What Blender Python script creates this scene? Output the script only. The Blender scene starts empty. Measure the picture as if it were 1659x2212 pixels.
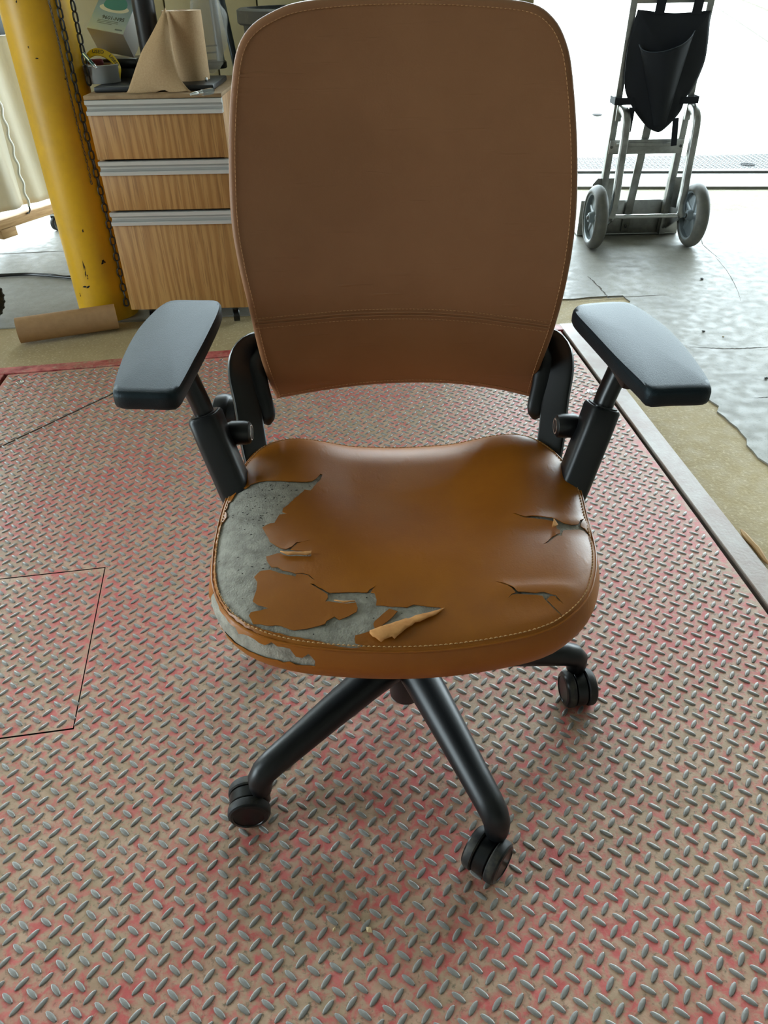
import bpy, bmesh, math, random
import numpy as np
from mathutils import Vector, Matrix, noise
from mathutils.geometry import delaunay_2d_cdt

random.seed(7)
rng = np.random.default_rng(7)
S = bpy.context.scene
COL = S.collection

# ------------------------------------------------------------------ camera
FW, FH = 1659, 2212
FPX, PITCH, ROLL, CAMH = 1600.0, math.radians(36.29), math.radians(1.2), 1.1
_f = Vector((0, math.cos(PITCH), -math.sin(PITCH)))
_u = Vector((0, math.sin(PITCH), math.cos(PITCH)))
_r = Vector((1, 0, 0))
CR = _r * math.cos(ROLL) - _u * math.sin(ROLL)
CU = _u * math.cos(ROLL) + _r * math.sin(ROLL)
CF = _f
CP = Vector((0, 0, CAMH))
cam = bpy.data.cameras.new('camera')
cam.sensor_fit = 'VERTICAL'
cam.sensor_height = 36.0
cam.sensor_width = 27.0
cam.lens = FPX / FH * 36.0
cam.clip_end = 500
camo = bpy.data.objects.new('camera', cam)
COL.objects.link(camo)
m = Matrix((CR, CU, -CF)).transposed().to_4x4()
m.translation = CP
camo.matrix_world = m
S.camera = camo

# ------------------------------------------------------------------ world, light, exposure
w = bpy.data.worlds.new('world')
S.world = w
w.use_nodes = True
bg = w.node_tree.nodes['Background']
bg.inputs['Color'].default_value = (0.78, 0.93, 1.0, 1)
bg.inputs['Strength'].default_value = 8.5

def area(name, loc, size, rot, power=0, portal=False, color=(1, 1, 1)):
    l = bpy.data.lights.new(name, 'AREA')
    l.shape = 'RECTANGLE'
    l.size, l.size_y = size
    l.energy = power
    l.color = color
    o = bpy.data.objects.new(name, l)
    COL.objects.link(o)
    o.location = loc
    o.rotation_euler = rot
    if portal:
        l.cycles.is_portal = True
    return o
DOOR_H = 3.7
# sampling guides in the open sides of the hall (they give no light of their own)
area('door_portal_back', (0, 4.95, DOOR_H / 2), (10.0, DOOR_H), (-math.pi / 2, 0, 0), portal=True)
area('door_portal_side', (-5.1, 0.2, 1.5), (1.6, 3.0), (math.pi / 2, 0, -math.pi / 2), portal=True)
vs = S.view_settings
vs.view_transform = 'Standard'
vs.look = 'None'
vs.gamma = 1.0
vs.exposure = 0.88
vs.use_curve_mapping = False
S.cycles.max_bounces = 8
S.cycles.diffuse_bounces = 5
S.cycles.caustics_reflective = False
S.cycles.caustics_refractive = False
S.cycles.sample_clamp_indirect = 6.0

# ------------------------------------------------------------------ helpers
def ray(u, v):
    return CF + CR * ((u - FW / 2) / FPX) - CU * ((v - FH / 2) / FPX)
def gz(u, v, z=0.0):
    d = ray(u, v); return CP + d * ((z - CAMH) / d.z)
def gy(u, v, y):
    d = ray(u, v); return CP + d * (y / d.y)
def proj(p):
    q = Vector(p) - CP; z = q.dot(CF)
    return (FW / 2 + FPX * q.dot(CR) / z, FH / 2 - FPX * q.dot(CU) / z)

def s2l(c):
    c = c / 255.0
    return c / 12.92 if c <= 0.04045 else ((c + 0.055) / 1.055) ** 2.4
def rgb(r, g, b):
    return (s2l(r), s2l(g), s2l(b), 1.0)

MATS = {}
def mat(name, color, rough=0.5, metal=0.0, color2=None, scale=8.0, detail=6.0, lo=0.35, hi=0.65, bump=0.0, bscale=60.0,
        stretch=(1, 1, 1), spec=0.5, coat=0.0, rough2=None, bdist=0.002, sheen=0.0, bstretch=None):
    if name in MATS: return MATS[name]
    M = bpy.data.materials.new(name); MATS[name] = M
    M.use_nodes = True
    nt = M.node_tree; N = nt.nodes; L = nt.links
    b = N['Principled BSDF']
    b.inputs['Base Color'].default_value = color
    b.inputs['Roughness'].default_value = rough
    b.inputs['Metallic'].default_value = metal
    b.inputs['Specular IOR Level'].default_value = spec
    if coat: b.inputs['Coat Weight'].default_value = coat
    if sheen: b.inputs['Sheen Weight'].default_value = sheen
    tc = N.new('ShaderNodeTexCoord')
    mp = N.new('ShaderNodeMapping'); mp.inputs['Scale'].default_value = stretch
    L.new(tc.outputs['Object'], mp.inputs['Vector'])
    if color2 is not None:
        n = N.new('ShaderNodeTexNoise'); n.inputs['Scale'].default_value = scale; n.inputs['Detail'].default_value = detail
        n.inputs['Roughness'].default_value = 0.62
        L.new(mp.outputs['Vector'], n.inputs['Vector'])
        r = N.new('ShaderNodeMapRange'); r.inputs['From Min'].default_value = lo; r.inputs['From Max'].default_value = hi
        L.new(n.outputs['Fac'], r.inputs['Value'])
        mx = N.new('ShaderNodeMix'); mx.data_type = 'RGBA'
        mx.inputs['A'].default_value = color; mx.inputs['B'].default_value = color2
        L.new(r.outputs['Result'], mx.inputs['Factor'])
        L.new(mx.outputs['Result'], b.inputs['Base Color'])
        if rough2 is not None:
            rr = N.new('ShaderNodeMapRange'); rr.inputs['To Min'].default_value = rough; rr.inputs['To Max'].default_value = rough2
            L.new(r.outputs['Result'], rr.inputs['Value']); L.new(rr.outputs['Result'], b.inputs['Roughness'])
    if bump:
        n2 = N.new('ShaderNodeTexNoise'); n2.inputs['Scale'].default_value = bscale; n2.inputs['Detail'].default_value = 4
        if bstretch:
            mp2 = N.new('ShaderNodeMapping'); mp2.inputs['Scale'].default_value = bstretch
            L.new(tc.outputs['Object'], mp2.inputs['Vector']); L.new(mp2.outputs['Vector'], n2.inputs['Vector'])
        else:
            L.new(mp.outputs['Vector'], n2.inputs['Vector'])
        bp = N.new('ShaderNodeBump'); bp.inputs['Strength'].default_value = bump; bp.inputs['Distance'].default_value = bdist
        L.new(n2.outputs['Fac'], bp.inputs['Height']); L.new(bp.outputs['Normal'], b.inputs['Normal'])
    return M

class MB:
    """collects world-space geometry for one mesh object"""
    def __init__(s):
        s.v = []; s.f = []
    def add(s, verts, faces):
        o = len(s.v)
        s.v += [tuple(x) for x in verts]
        s.f += [tuple(i + o for i in f) for f in faces]
        return s
    def bm(s, b):
        b.verts.index_update()
        s.add([v.co.copy() for v in b.verts], [[v.index for v in f.verts] for f in b.faces]); b.free(); return s
    def box(s, c, size, bev=0.0, M=None, seg=2):
        b = bmesh.new()
        bmesh.ops.create_cube(b, size=1.0)
        bmesh.ops.scale(b, vec=Vector(size), verts=b.verts)
        if bev > 0:
            bmesh.ops.bevel(b, geom=b.edges[:], offset=bev, segments=seg, affect='EDGES', profile=0.5, clamp_overlap=True)
        T = Matrix.Translation(Vector(c)) @ (M.to_4x4() if M else Matrix())
        bmesh.ops.transform(b, matrix=T, verts=b.verts)
        return s.bm(b)
    def lathe(s, prof, origin, axis, n=32, closed=False):
        """prof: list of (radius, along-axis)"""
        ax = Vector(axis).normalized()
        t = Vector((0, 0, 1)) if abs(ax.z) < 0.9 else Vector((1, 0, 0))
        e1 = ax.cross(t).normalized(); e2 = ax.cross(e1)
        o = Vector(origin); vs_ = []; fs = []
        for (r, h) in prof:
            for k in range(n):
                a = 2 * math.pi * k / n
                vs_.append(o + ax * h + (e1 * math.cos(a) + e2 * math.sin(a)) * max(r, 1e-5))
        m_ = len(prof)
        rows = m_ if closed else m_ - 1
        for i in range(rows):
            for k in range(n):
                a = i * n + k; b_ = i * n + (k + 1) % n
                c = ((i + 1) % m_) * n + (k + 1) % n; d = ((i + 1) % m_) * n + k
                fs.append((a, b_, c, d))
        return s.add(vs_, fs)
    def cyl(s, p0, p1, r, n=24, bev=0.0, r1=None):
        p0 = Vector(p0); p1 = Vector(p1); L_ = (p1 - p0).length
        r1 = r if r1 is None else r1
        if bev: pr = [(0, 0), (r - bev, 0), (r - bev * .3, bev * .3), (r, bev), (r1, L_ - bev), (r1 - bev * .3, L_ - bev * .3), (r1 - bev, L_), (0, L_)]
        else: pr = [(0, 0), (r, 0), (r1, L_), (0, L_)]
        return s.lathe(pr, p0, p1 - p0, n)
    def tube(s, pts, rad, n=10, caps=True, section=None, up=None, closed=False):
        """sweep; rad scalar/list; section = list of 2D offsets (replaces the circle)"""
        P = [Vector(p) for p in pts]; m_ = len(P)
        if not hasattr(rad, '__len__'): rad = [rad] * m_
        T = []
        for i in range(m_):
            a = P[(i - 1) % m_] if (closed or i > 0) else P[0]
            b_ = P[(i + 1) % m_] if (closed or i < m_ - 1) else P[-1]
            T.append((b_ - a).normalized())
        ref = Vector(up) if up else (Vector((0, 0, 1)) if abs(T[0].z) < 0.9 else Vector((1, 0, 0)))
        e = (ref - T[0] * ref.dot(T[0])).normalized()
        vs_ = []; fs = []
        sec = section or [(math.cos(2 * math.pi * k / n), math.sin(2 * math.pi * k / n)) for k in range(n)]
        n = len(sec)
        for i in range(m_):
            if up: e = (ref - T[i] * ref.dot(T[i])).normalized()
            else: e = (e - T[i] * e.dot(T[i])).normalized()
            g = T[i].cross(e)
            for (a, b_) in sec:
                vs_.append(P[i] + (e * a + g * b_) * rad[i])
        for i in range(m_ if closed else m_ - 1):
            for k in range(n):
                j = (i + 1) % m_
                fs.append((i * n + k, i * n + (k + 1) % n, j * n + (k + 1) % n, j * n + k))
        if caps and not closed:
            fs.append(tuple(range(n - 1, -1, -1))); fs.append(tuple((m_ - 1) * n + k for k in range(n)))
        return s.add(vs_, fs)
    def prism(s, poly, n, h, bev=0.0, seg=3):
        """extrude closed 3D polygon along n by h, bevelled rims"""
        b = bmesh.new()
        n = Vector(n)
        a = [b.verts.new(Vector(p)) for p in poly]
        c = [b.verts.new(Vector(p) + n * h) for p in poly]
        b.faces.new(a); b.faces.new(list(reversed(c)))
        k = len(a)
        for i in range(k):
            b.faces.new((a[i], c[i], c[(i + 1) % k], a[(i + 1) % k]))
        bmesh.ops.recalc_face_normals(b, faces=b.faces[:])
        if bev > 0:
            rim = [e for e in b.edges if all(v in a for v in e.verts) or all(v in c for v in e.verts)]
            bmesh.ops.bevel(b, geom=rim, offset=bev, segments=seg, affect='EDGES', profile=0.5, clamp_overlap=True)
        return s.bm(b)
    def build(s, name, material, parent=None, smooth=35.0, sub=0, solid=0.0, recalc=True):
        org = parent_origin(parent)
        me = bpy.data.meshes.new(name)
        me.from_pydata([(x - org[0], y - org[1], z - org[2]) for x, y, z in s.v], [], s.f)
        if recalc:
            b = bmesh.new(); b.from_mesh(me)
            bmesh.ops.recalc_face_normals(b, faces=b.faces[:])
            b.to_mesh(me); b.free()
        me.validate()
        if smooth:
            me.shade_smooth()
            if smooth < 180: me.set_sharp_from_angle(angle=math.radians(smooth))
        me.materials.append(material)
        o = bpy.data.objects.new(name, me)
        COL.objects.link(o)
        if parent is not None: o.parent = parent
        if solid:
            md = o.modifiers.new('thickness', 'SOLIDIFY'); md.thickness = solid; md.offset = -1
        if sub:
            md = o.modifiers.new('subdivision', 'SUBSURF'); md.levels = sub; md.render_levels = sub
        return o

def parent_origin(p):
    o = Vector((0, 0, 0))
    while p is not None:
        o += Vector(p.location); p = p.parent
    return o
def tag(o, label=None, cat=None, group=None, kind=None):
    if label: o['label'] = label
    if cat: o['category'] = cat
    if group: o['group'] = group
    if kind: o['kind'] = kind
    return o
def thing(name, loc, label, cat, group=None):
    o = bpy.data.objects.new(name, None); COL.objects.link(o)
    o.location = loc; o.empty_display_size = 0.05
    return tag(o, label, cat, group)
def struct(o):
    o['kind'] = 'structure'; return o

def catmull(P, n, closed=True):
    P = [np.array(p, float) for p in P]; m_ = len(P); out = []
    # dense sample then arc-length resample
    D = []
    rngs = range(m_) if closed else range(m_ - 1)
    for i in rngs:
        if closed: a, b, c, d = P[i - 1], P[i], P[(i + 1) % m_], P[(i + 2) % m_]
        else: a, b, c, d = P[max(i - 1, 0)], P[i], P[i + 1], P[min(i + 2, m_ - 1)]
        for t in np.linspace(0, 1, 24, endpoint=False):
            D.append(0.5 * ((2 * b) + (c - a) * t + (2 * a - 5 * b + 4 * c - d) * t * t + (-a + 3 * b - 3 * c + d) * t ** 3))
    D.append(D[0] if closed else P[-1])
    D = np.array(D); L_ = np.concatenate([[0], np.cumsum(np.linalg.norm(np.diff(D, axis=0), axis=1))])
    q = np.linspace(0, L_[-1], n, endpoint=not closed)
    return np.stack([np.interp(q, L_, D[:, k]) for k in range(D.shape[1])], 1)

def inpoly(pts, poly):
    pts = np.atleast_2d(pts); x, y = pts[:, 0], pts[:, 1]; r = np.zeros(len(pts), bool)
    poly = np.asarray(poly); j = len(poly) - 1
    for i in range(len(poly)):
        xi, yi = poly[i]; xj, yj = poly[j]
        c = ((yi > y) != (yj > y)) & (x < (xj - xi) * (y - yi) / (yj - yi + 1e-15) + xi)
        r ^= c; j = i
    return r
def polydist(pts, poly, closed=True):
    pts = np.atleast_2d(pts); poly = np.asarray(poly); best = np.full(len(pts), 1e9)
    for i in range(len(poly) if closed else len(poly) - 1):
        a = poly[i]; b = poly[(i + 1) % len(poly)]; d = b - a
        t = np.clip(((pts - a) @ d) / (d @ d + 1e-15), 0, 1)
        best = np.minimum(best, np.linalg.norm(pts - (a + t[:, None] * d), axis=1))
    return best

# ------------------------------------------------------------------ materials
black_plastic = mat('black_plastic', rgb(11, 13, 15), 0.40, color2=rgb(16, 18, 20), scale=30, bump=0.15, bscale=900, bdist=0.0004)
pad_plastic = mat('pad_plastic', rgb(12, 20, 25), 0.50, color2=rgb(16, 25, 30), scale=20, bump=0.5, bscale=700, bdist=0.0006, spec=0.36)
pad_plastic.node_tree.nodes['Principled BSDF'].inputs['Specular Tint'].default_value = (0.72, 0.92, 1.0, 1)  # sky's blue reflection put into the pad's highlight tint and base colour
gloss_black = mat('gloss_black', rgb(8, 10, 11), 0.3)
rubber = mat('rubber', rgb(32, 32, 31), 0.6, color2=rgb(78, 72, 60), scale=45, lo=0.5, hi=0.75)
dark = mat('dark_void', rgb(12, 11, 11), 0.9)
leather = mat('leather', rgb(172, 104, 24), 0.40, color2=rgb(156, 90, 22), scale=5, bump=0.22, bscale=420, bdist=0.0006, spec=0.45)
leather_back = mat('leather_back', rgb(158, 110, 74), 0.5, color2=rgb(148, 101, 66), scale=4, bump=0.22, bscale=420, bdist=0.0006, spec=0.4)
def add_wrinkles(M, scale3, thr, strength, dist):
    N = M.node_tree.nodes; L = M.node_tree.links; b = N['Principled BSDF']
    tc = [n for n in N if n.type == 'TEX_COORD'][0]
    mp = N.new('ShaderNodeMapping'); mp.inputs['Scale'].default_value = scale3; L.new(tc.outputs['Object'], mp.inputs['Vector'])
    n = N.new('ShaderNodeTexNoise'); n.inputs['Scale'].default_value = 1.0; n.inputs['Detail'].default_value = 2; L.new(mp.outputs['Vector'], n.inputs['Vector'])
    r = N.new('ShaderNodeMapRange'); r.inputs['From Min'].default_value = thr; r.inputs['From Max'].default_value = thr + .14; L.new(n.outputs['Fac'], r.inputs['Value'])
    bp = N.new('ShaderNodeBump'); bp.inputs['Strength'].default_value = strength; bp.inputs['Distance'].default_value = dist
    L.new(r.outputs['Result'], bp.inputs['Height'])
    L.new(b.inputs['Normal'].links[0].from_socket, bp.inputs['Normal']); L.new(bp.outputs['Normal'], b.inputs['Normal'])
add_wrinkles(leather_back, (9, 9, 95), .62, .5, .0012)
add_wrinkles(leather, (60, 25, 25), .60, .3, .0006)
suede = mat('suede', rgb(222, 160, 95), 0.85, color2=rgb(205, 140, 78), scale=60)
felt = mat('felt', rgb(178, 173, 160), 0.95, color2=rgb(130, 125, 114), scale=55, detail=8, lo=0.38, hi=0.72, bump=0.8, bscale=350, bdist=0.0015)
thread = mat('thread', rgb(205, 160, 105), 0.8)
thread_dim = mat('thread_dim', rgb(190, 142, 96), 0.8)
alu = mat('aluminium', rgb(168, 168, 164), 0.38, 1.0, color2=rgb(120, 120, 116), scale=14, lo=0.4, hi=0.75)
alu_brush = mat('anodised_pull', rgb(204, 203, 198), 0.42, 0.5)
chrome = mat('chrome', rgb(210, 212, 212), 0.16, 1.0)
steel_dark = mat('dark_steel', rgb(92, 92, 90), 0.5, 0.7, color2=rgb(62, 60, 56), scale=40)
yellow = mat('yellow_paint', rgb(214, 164, 12), 0.42, color2=rgb(196, 150, 22), scale=6, lo=0.45, hi=0.7, bump=0.08, bscale=40)
kraft = mat('kraft_paper', rgb(190, 158, 118), 0.75, color2=rgb(180, 147, 106), scale=220, lo=0.4, hi=0.65)
cardboard = mat('cardboard_tube', rgb(176, 138, 96), 0.7, color2=rgb(166, 128, 88), scale=40)
white_card = mat('white_card', rgb(205, 204, 198), 0.6)
grey_tape = mat('grey_tape', rgb(140, 141, 140), 0.4)
white_cloth = mat('white_tarp', rgb(226, 226, 214), 0.6, color2=rgb(205, 205, 192), scale=3)
bin_grey = mat('bin_grey', rgb(92, 96, 100), 0.6, color2=rgb(120, 122, 124), scale=22, lo=0.5, hi=0.75)
bag_black = mat('bag_cloth', rgb(8, 13, 20), 0.8, color2=rgb(13, 18, 27), scale=8, bump=0.3, bscale=500, bdist=0.0006)
tyre_grey = mat('tyre_grey', rgb(84, 85, 80), 0.6, color2=rgb(104, 101, 92), scale=20)
hub_grey = mat('hub_grey', rgb(120, 128, 130), 0.45)
lumber = mat('lumber', rgb(196, 158, 108), 0.7, color2=rgb(168, 128, 82), scale=5, stretch=(1.5, 1.5, 22))
wall_paint = mat('wall_paint', rgb(168, 158, 122), 0.7, color2=rgb(150, 140, 106), scale=3, bump=0.15, bscale=25)
block_mat = mat('block', rgb(120, 117, 102), 0.9, color2=rgb(104, 101, 88), scale=3, bump=0.3, bscale=30)
ceil_mat = mat('ceiling_paint', rgb(150, 150, 146), 0.8, color2=rgb(140, 140, 136), scale=2)
outdoor_mat = mat('outdoor_concrete', rgb(216, 214, 204), 0.8, color2=rgb(200, 198, 186), scale=1.2, bump=0.1, bscale=30)

def concrete_material(name, c1, c2, c3, rough, crack=False, bumpy=0.15, bs=90):
    M = mat(name, c1, rough, color2=c2, scale=2.2, detail=10, lo=0.3, hi=0.7, bump=bumpy, bscale=bs, bdist=0.002)
    N = M.node_tree.nodes; L = M.node_tree.links; b = N['Principled BSDF']
    src = b.inputs['Base Color'].links[0].from_socket
    tc = [n for n in N if n.type == 'TEX_COORD'][0]
    n = N.new('ShaderNodeTexNoise'); n.inputs['Scale'].default_value = 130; n.inputs['Detail'].default_value = 3
    L.new(tc.outputs['Object'], n.inputs['Vector'])
    r = N.new('ShaderNodeMapRange'); r.inputs['From Min'].default_value = 0.56; r.inputs['From Max'].default_value = 0.72
    L.new(n.outputs['Fac'], r.inputs['Value'])
    mx = N.new('ShaderNodeMix'); mx.data_type = 'RGBA'; mx.inputs['B'].default_value = c3
    L.new(src, mx.inputs['A']); L.new(r.outputs['Result'], mx.inputs['Factor']); L.new(mx.outputs['Result'], b.inputs['Base Color'])
    n3 = N.new('ShaderNodeTexNoise'); n3.inputs['Scale'].default_value = 26; n3.inputs['Detail'].default_value = 8
    L.new(tc.outputs['Object'], n3.inputs['Vector'])
    rr = N.new('ShaderNodeMapRange'); rr.inputs['From Min'].default_value = 0.35; rr.inputs['From Max'].default_value = 0.65
    rr.inputs['To Min'].default_value = rough - 0.06; rr.inputs['To Max'].default_value = rough + 0.12
    L.new(n3.outputs['Fac'], rr.inputs['Value']); L.new(rr.outputs['Result'], b.inputs['Roughness'])
    return M
slab_mat = concrete_material('slab_concrete', rgb(146, 142, 131), rgb(122, 119, 109), rgb(116, 116, 108), 0.52, bumpy=0.12, bs=200)
strip_mat = concrete_material('strip_concrete', rgb(186, 166, 124), rgb(166, 146, 106), rgb(204, 186, 146), 0.75, bumpy=0.5, bs=120)

def plate_material(name, red_lo, red_hi, red=rgb(200, 90, 86)):
    M = bpy.data.materials.new(name); M.use_nodes = True
    N = M.node_tree.nodes; L = M.node_tree.links; b = N['Principled BSDF']
    tc = N.new('ShaderNodeTexCoord')
    def nz(scale, detail, lo, hi, dist=0.0, st=None):
        n = N.new('ShaderNodeTexNoise'); n.inputs['Scale'].default_value = scale; n.inputs['Detail'].default_value = detail
        n.inputs['Roughness'].default_value = 0.65; n.inputs['Distortion'].default_value = dist
        if st:
            mp = N.new('ShaderNodeMapping'); mp.inputs['Scale'].default_value = st; mp.inputs['Rotation'].default_value = (0, 0, 0.5)
            L.new(tc.outputs['Object'], mp.inputs['Vector']); L.new(mp.outputs['Vector'], n.inputs['Vector'])
        else:
            L.new(tc.outputs['Object'], n.inputs['Vector'])
        r = N.new('ShaderNodeMapRange'); r.inputs['From Min'].default_value = lo; r.inputs['From Max'].default_value = hi
        L.new(n.outputs['Fac'], r.inputs['Value']); return r.outputs['Result']
    def mix(a, bb, fac):
        mx = N.new('ShaderNodeMix'); mx.data_type = 'RGBA'
        if isinstance(a, tuple): mx.inputs['A'].default_value = a
        else: L.new(a, mx.inputs['A'])
        if isinstance(bb, tuple): mx.inputs['B'].default_value = bb
        else: L.new(bb, mx.inputs['B'])
        L.new(fac, mx.inputs['Factor']); return mx.outputs['Result']
    big = nz(2.2, 3, 0.35, 0.65)
    fine = nz(46, 12, red_lo, red_hi, 0.5)
    dirt = mix(rgb(202, 166, 140), rgb(172, 146, 116), nz(14, 6, 0.35, 0.65))
    dirt = mix(dirt, rgb(122, 110, 88), nz(110, 8, 0.54, 0.66))
    add = N.new('ShaderNodeMath'); add.operation = 'MULTIPLY_ADD'; add.inputs[1].default_value = 0.65; add.use_clamp = True
    sub = N.new('ShaderNodeMath'); sub.operation = 'SUBTRACT'; sub.inputs[1].default_value = 0.42
    L.new(big, sub.inputs[0])
    L.new(sub.outputs[0], add.inputs[0]); L.new(fine, add.inputs[2])
    c = mix(dirt, mix(red, rgb(218, 124, 116), nz(22, 5, 0.35, 0.7)), add.outputs[0])
    L.new(c, b.inputs['Base Color'])
    b.inputs['Roughness'].default_value = 0.5
    b.inputs['Specular IOR Level'].default_value = 0.5
    n2 = N.new('ShaderNodeTexNoise'); n2.inputs['Scale'].default_value = 260; n2.inputs['Detail'].default_value = 5
    L.new(tc.outputs['Object'], n2.inputs['Vector'])
    bp = N.new('ShaderNodeBump'); bp.inputs['Strength'].default_value = 0.4; bp.inputs['Distance'].default_value = 0.0008
    L.new(n2.outputs['Fac'], bp.inputs['Height']); L.new(bp.outputs['Normal'], b.inputs['Normal'])
    return M
plate_mat = plate_material('painted_plate', 0.45, 0.62)
trim_red_mat = plate_material('red_trim', 0.30, 0.50, rgb(150, 40, 44))
trim_grey_mat = mat('worn_angle', rgb(158, 134, 122), 0.42, 0.0, color2=rgb(176, 164, 156), scale=7, lo=0.4, hi=0.65, bump=0.2, bscale=150)
lug_mat = mat('worn_steel_lug', rgb(152, 149, 144), 0.42, 0.25, color2=rgb(128, 122, 114), scale=60, lo=0.4, hi=0.7, bump=0.3, bscale=300, bdist=0.0006)
lug_out_mat = mat('outdoor_plate', rgb(84, 86, 86), 0.55, 0.1, color2=rgb(72, 72, 70), scale=20)

def wood_material():
    M = bpy.data.materials.new('oak_laminate'); M.use_nodes = True
    N = M.node_tree.nodes; L = M.node_tree.links; b = N['Principled BSDF']
    tc = N.new('ShaderNodeTexCoord'); mp = N.new('ShaderNodeMapping'); mp.inputs['Scale'].default_value = (9, 9, 1.1)
    L.new(tc.outputs['Object'], mp.inputs['Vector'])
    n = N.new('ShaderNodeTexNoise'); n.inputs['Scale'].default_value = 3.0; n.inputs['Detail'].default_value = 2
    L.new(mp.outputs['Vector'], n.inputs['Vector'])
    wv = N.new('ShaderNodeTexWave'); wv.inputs['Scale'].default_value = 1.2; wv.inputs['Distortion'].default_value = 14.0
    wv.inputs['Detail'].default_value = 2; wv.inputs['Detail Scale'].default_value = 0.8; wv.bands_direction = 'X'
    L.new(mp.outputs['Vector'], wv.inputs['Vector'])
    mp3 = N.new('ShaderNodeMapping'); mp3.inputs['Scale'].default_value = (230, 230, 9)
    L.new(tc.outputs['Object'], mp3.inputs['Vector'])
    n3 = N.new('ShaderNodeTexNoise'); n3.inputs['Scale'].default_value = 1.0; n3.inputs['Detail'].default_value = 4
    L.new(mp3.outputs['Vector'], n3.inputs['Vector'])
    cr = N.new('ShaderNodeValToRGB')
    cr.color_ramp.elements[0].color = rgb(166, 118, 64); cr.color_ramp.elements[1].color = rgb(186, 140, 82)
    cr.color_ramp.elements[0].position = 0.1; cr.color_ramp.elements[1].position = 0.75
    L.new(wv.outputs['Fac'], cr.inputs['Fac'])
    mr = N.new('ShaderNodeMapRange'); mr.inputs['From Min'].default_value = 0.5; mr.inputs['From Max'].default_value = 0.68
    L.new(n3.outputs['Fac'], mr.inputs['Value'])
    mu = N.new('ShaderNodeMath'); mu.operation = 'MULTIPLY'; mu.inputs[1].default_value = 0.6
    L.new(mr.outputs['Result'], mu.inputs[0])
    mx = N.new('ShaderNodeMix'); mx.data_type = 'RGBA'; mx.inputs['B'].default_value = rgb(126, 86, 46)
    L.new(cr.outputs['Color'], mx.inputs['A']); L.new(mu.outputs[0], mx.inputs['Factor'])
    L.new(mx.outputs['Result'], b.inputs['Base Color'])
    b.inputs['Roughness'].default_value = 0.5
    return M
wood = wood_material()

# ------------------------------------------------------------------ the setting
def slab(name, poly, top, thick, material, parent=None):
    mb = MB(); mb.prism([(x, y, top) for x, y in poly], (0, 0, -1), thick)
    return mb.build(name, material, parent, smooth=0)

# pit corners (outer edge of the steel angle round the plate)
BR = Vector((0.736, 2.681)); BL = Vector((-1.345, 2.385))
dr = Vector((0.119, -1.435)).normalized()
FR = BR + dr * 4.2; FL = BL + dr * 4.2
nb = Vector((0.14, -0.99)).normalized()
# rough strip of patched concrete around the pit
SBR = Vector((1.00, 2.965)); SBL = Vector((-3.2, 2.60)); SFR = Vector((1.20, -1.6)); SFL = Vector((-3.2, -1.6))
def jag(a, b, n, amp):
    out = []
    for i in range(n):
        t = i / n; p = a.lerp(b, t); d = (b - a).normalized()
        p = p + Vector((-d.y, d.x)) * (random.uniform(-amp, amp) if i else 0)
        out.append((p.x, p.y))
    return out
XL, XR, YF, YB = -5.0, 5.0, -5.0, 4.70
floor = struct(slab('floor', [(SBL.x, 2.62)] + jag(Vector((SBL.x, 2.62)), SBR, 60, 0.008)[1:] + [(SBR.x, SBR.y)] + jag(SBR, Vector((1.035, 1.65)), 40, 0.012)[1:]
             + jag(Vector((1.035, 1.65)), SFR, 40, 0.012) + [(SFR.x, SFR.y), (SFR.x, YF), (XR, YF), (XR, 4.30), (2.137, 4.224), (1.0, 4.09), (-1.35, 3.9), (-1.35, 5.0), (XL, 5.3), (XL, 2.62)], 0.0, 0.12, slab_mat))
struct(slab('floor_front', [(XL, YF), (SFR.x, YF), (SFR.x, 2.62 - 4.2), (-3.2, 2.62 - 4.2), (-3.2, 2.62), (XL, 2.62)], -0.0005, 0.12, slab_mat))
# patched strip: ring of four slabs, a touch lower than the slab
def q(a, b, c, d): return [tuple(a), tuple(b), tuple(c), tuple(d)]
ST = -0.005
strip_poly = [(-3.25, 2.66), (1.05, 3.02), (1.10, 1.6), (1.26, -1.6), tuple(FR), tuple(BR), tuple(BL), tuple(FL), (-3.25, -1.6)]
struct(slab('floor_strip', strip_poly, ST, 0.1, strip_mat))
# strip along the dock door sill
struct(slab('floor_sill_strip', [(-1.35, 3.9), (1.0, 4.085), (2.137, 4.219), (XR, 4.30), (XR, 4.60), (2.33, 4.678), (1.222, 4.775), (-1.35, 4.95)], -0.003, 0.1,
            concrete_material('sill_concrete', rgb(146, 139, 116), rgb(128, 121, 100), rgb(166, 158, 134), 0.7, bumpy=0.4, bs=120)))
# ground outdoors
struct(slab('ground_outdoors', [(-40, 5.68), (40, 5.68), (40, 60), (-40, 60)], -0.012, 0.1, outdoor_mat))
struct(slab('ground_outdoors_side', [(-40, -20), (XL - .21, -20), (XL - .21, 5.69), (-40, 5.69)], -0.010, 0.1, outdoor_mat))
struct(slab('ground_outdoors_near', [(-40, 5.01), (-5.0, 5.31), (-1.36, 5.01), (-0.91, 5.0), (-0.91, 5.68), (-40, 5.68)], -0.011, 0.1, outdoor_mat))

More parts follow.
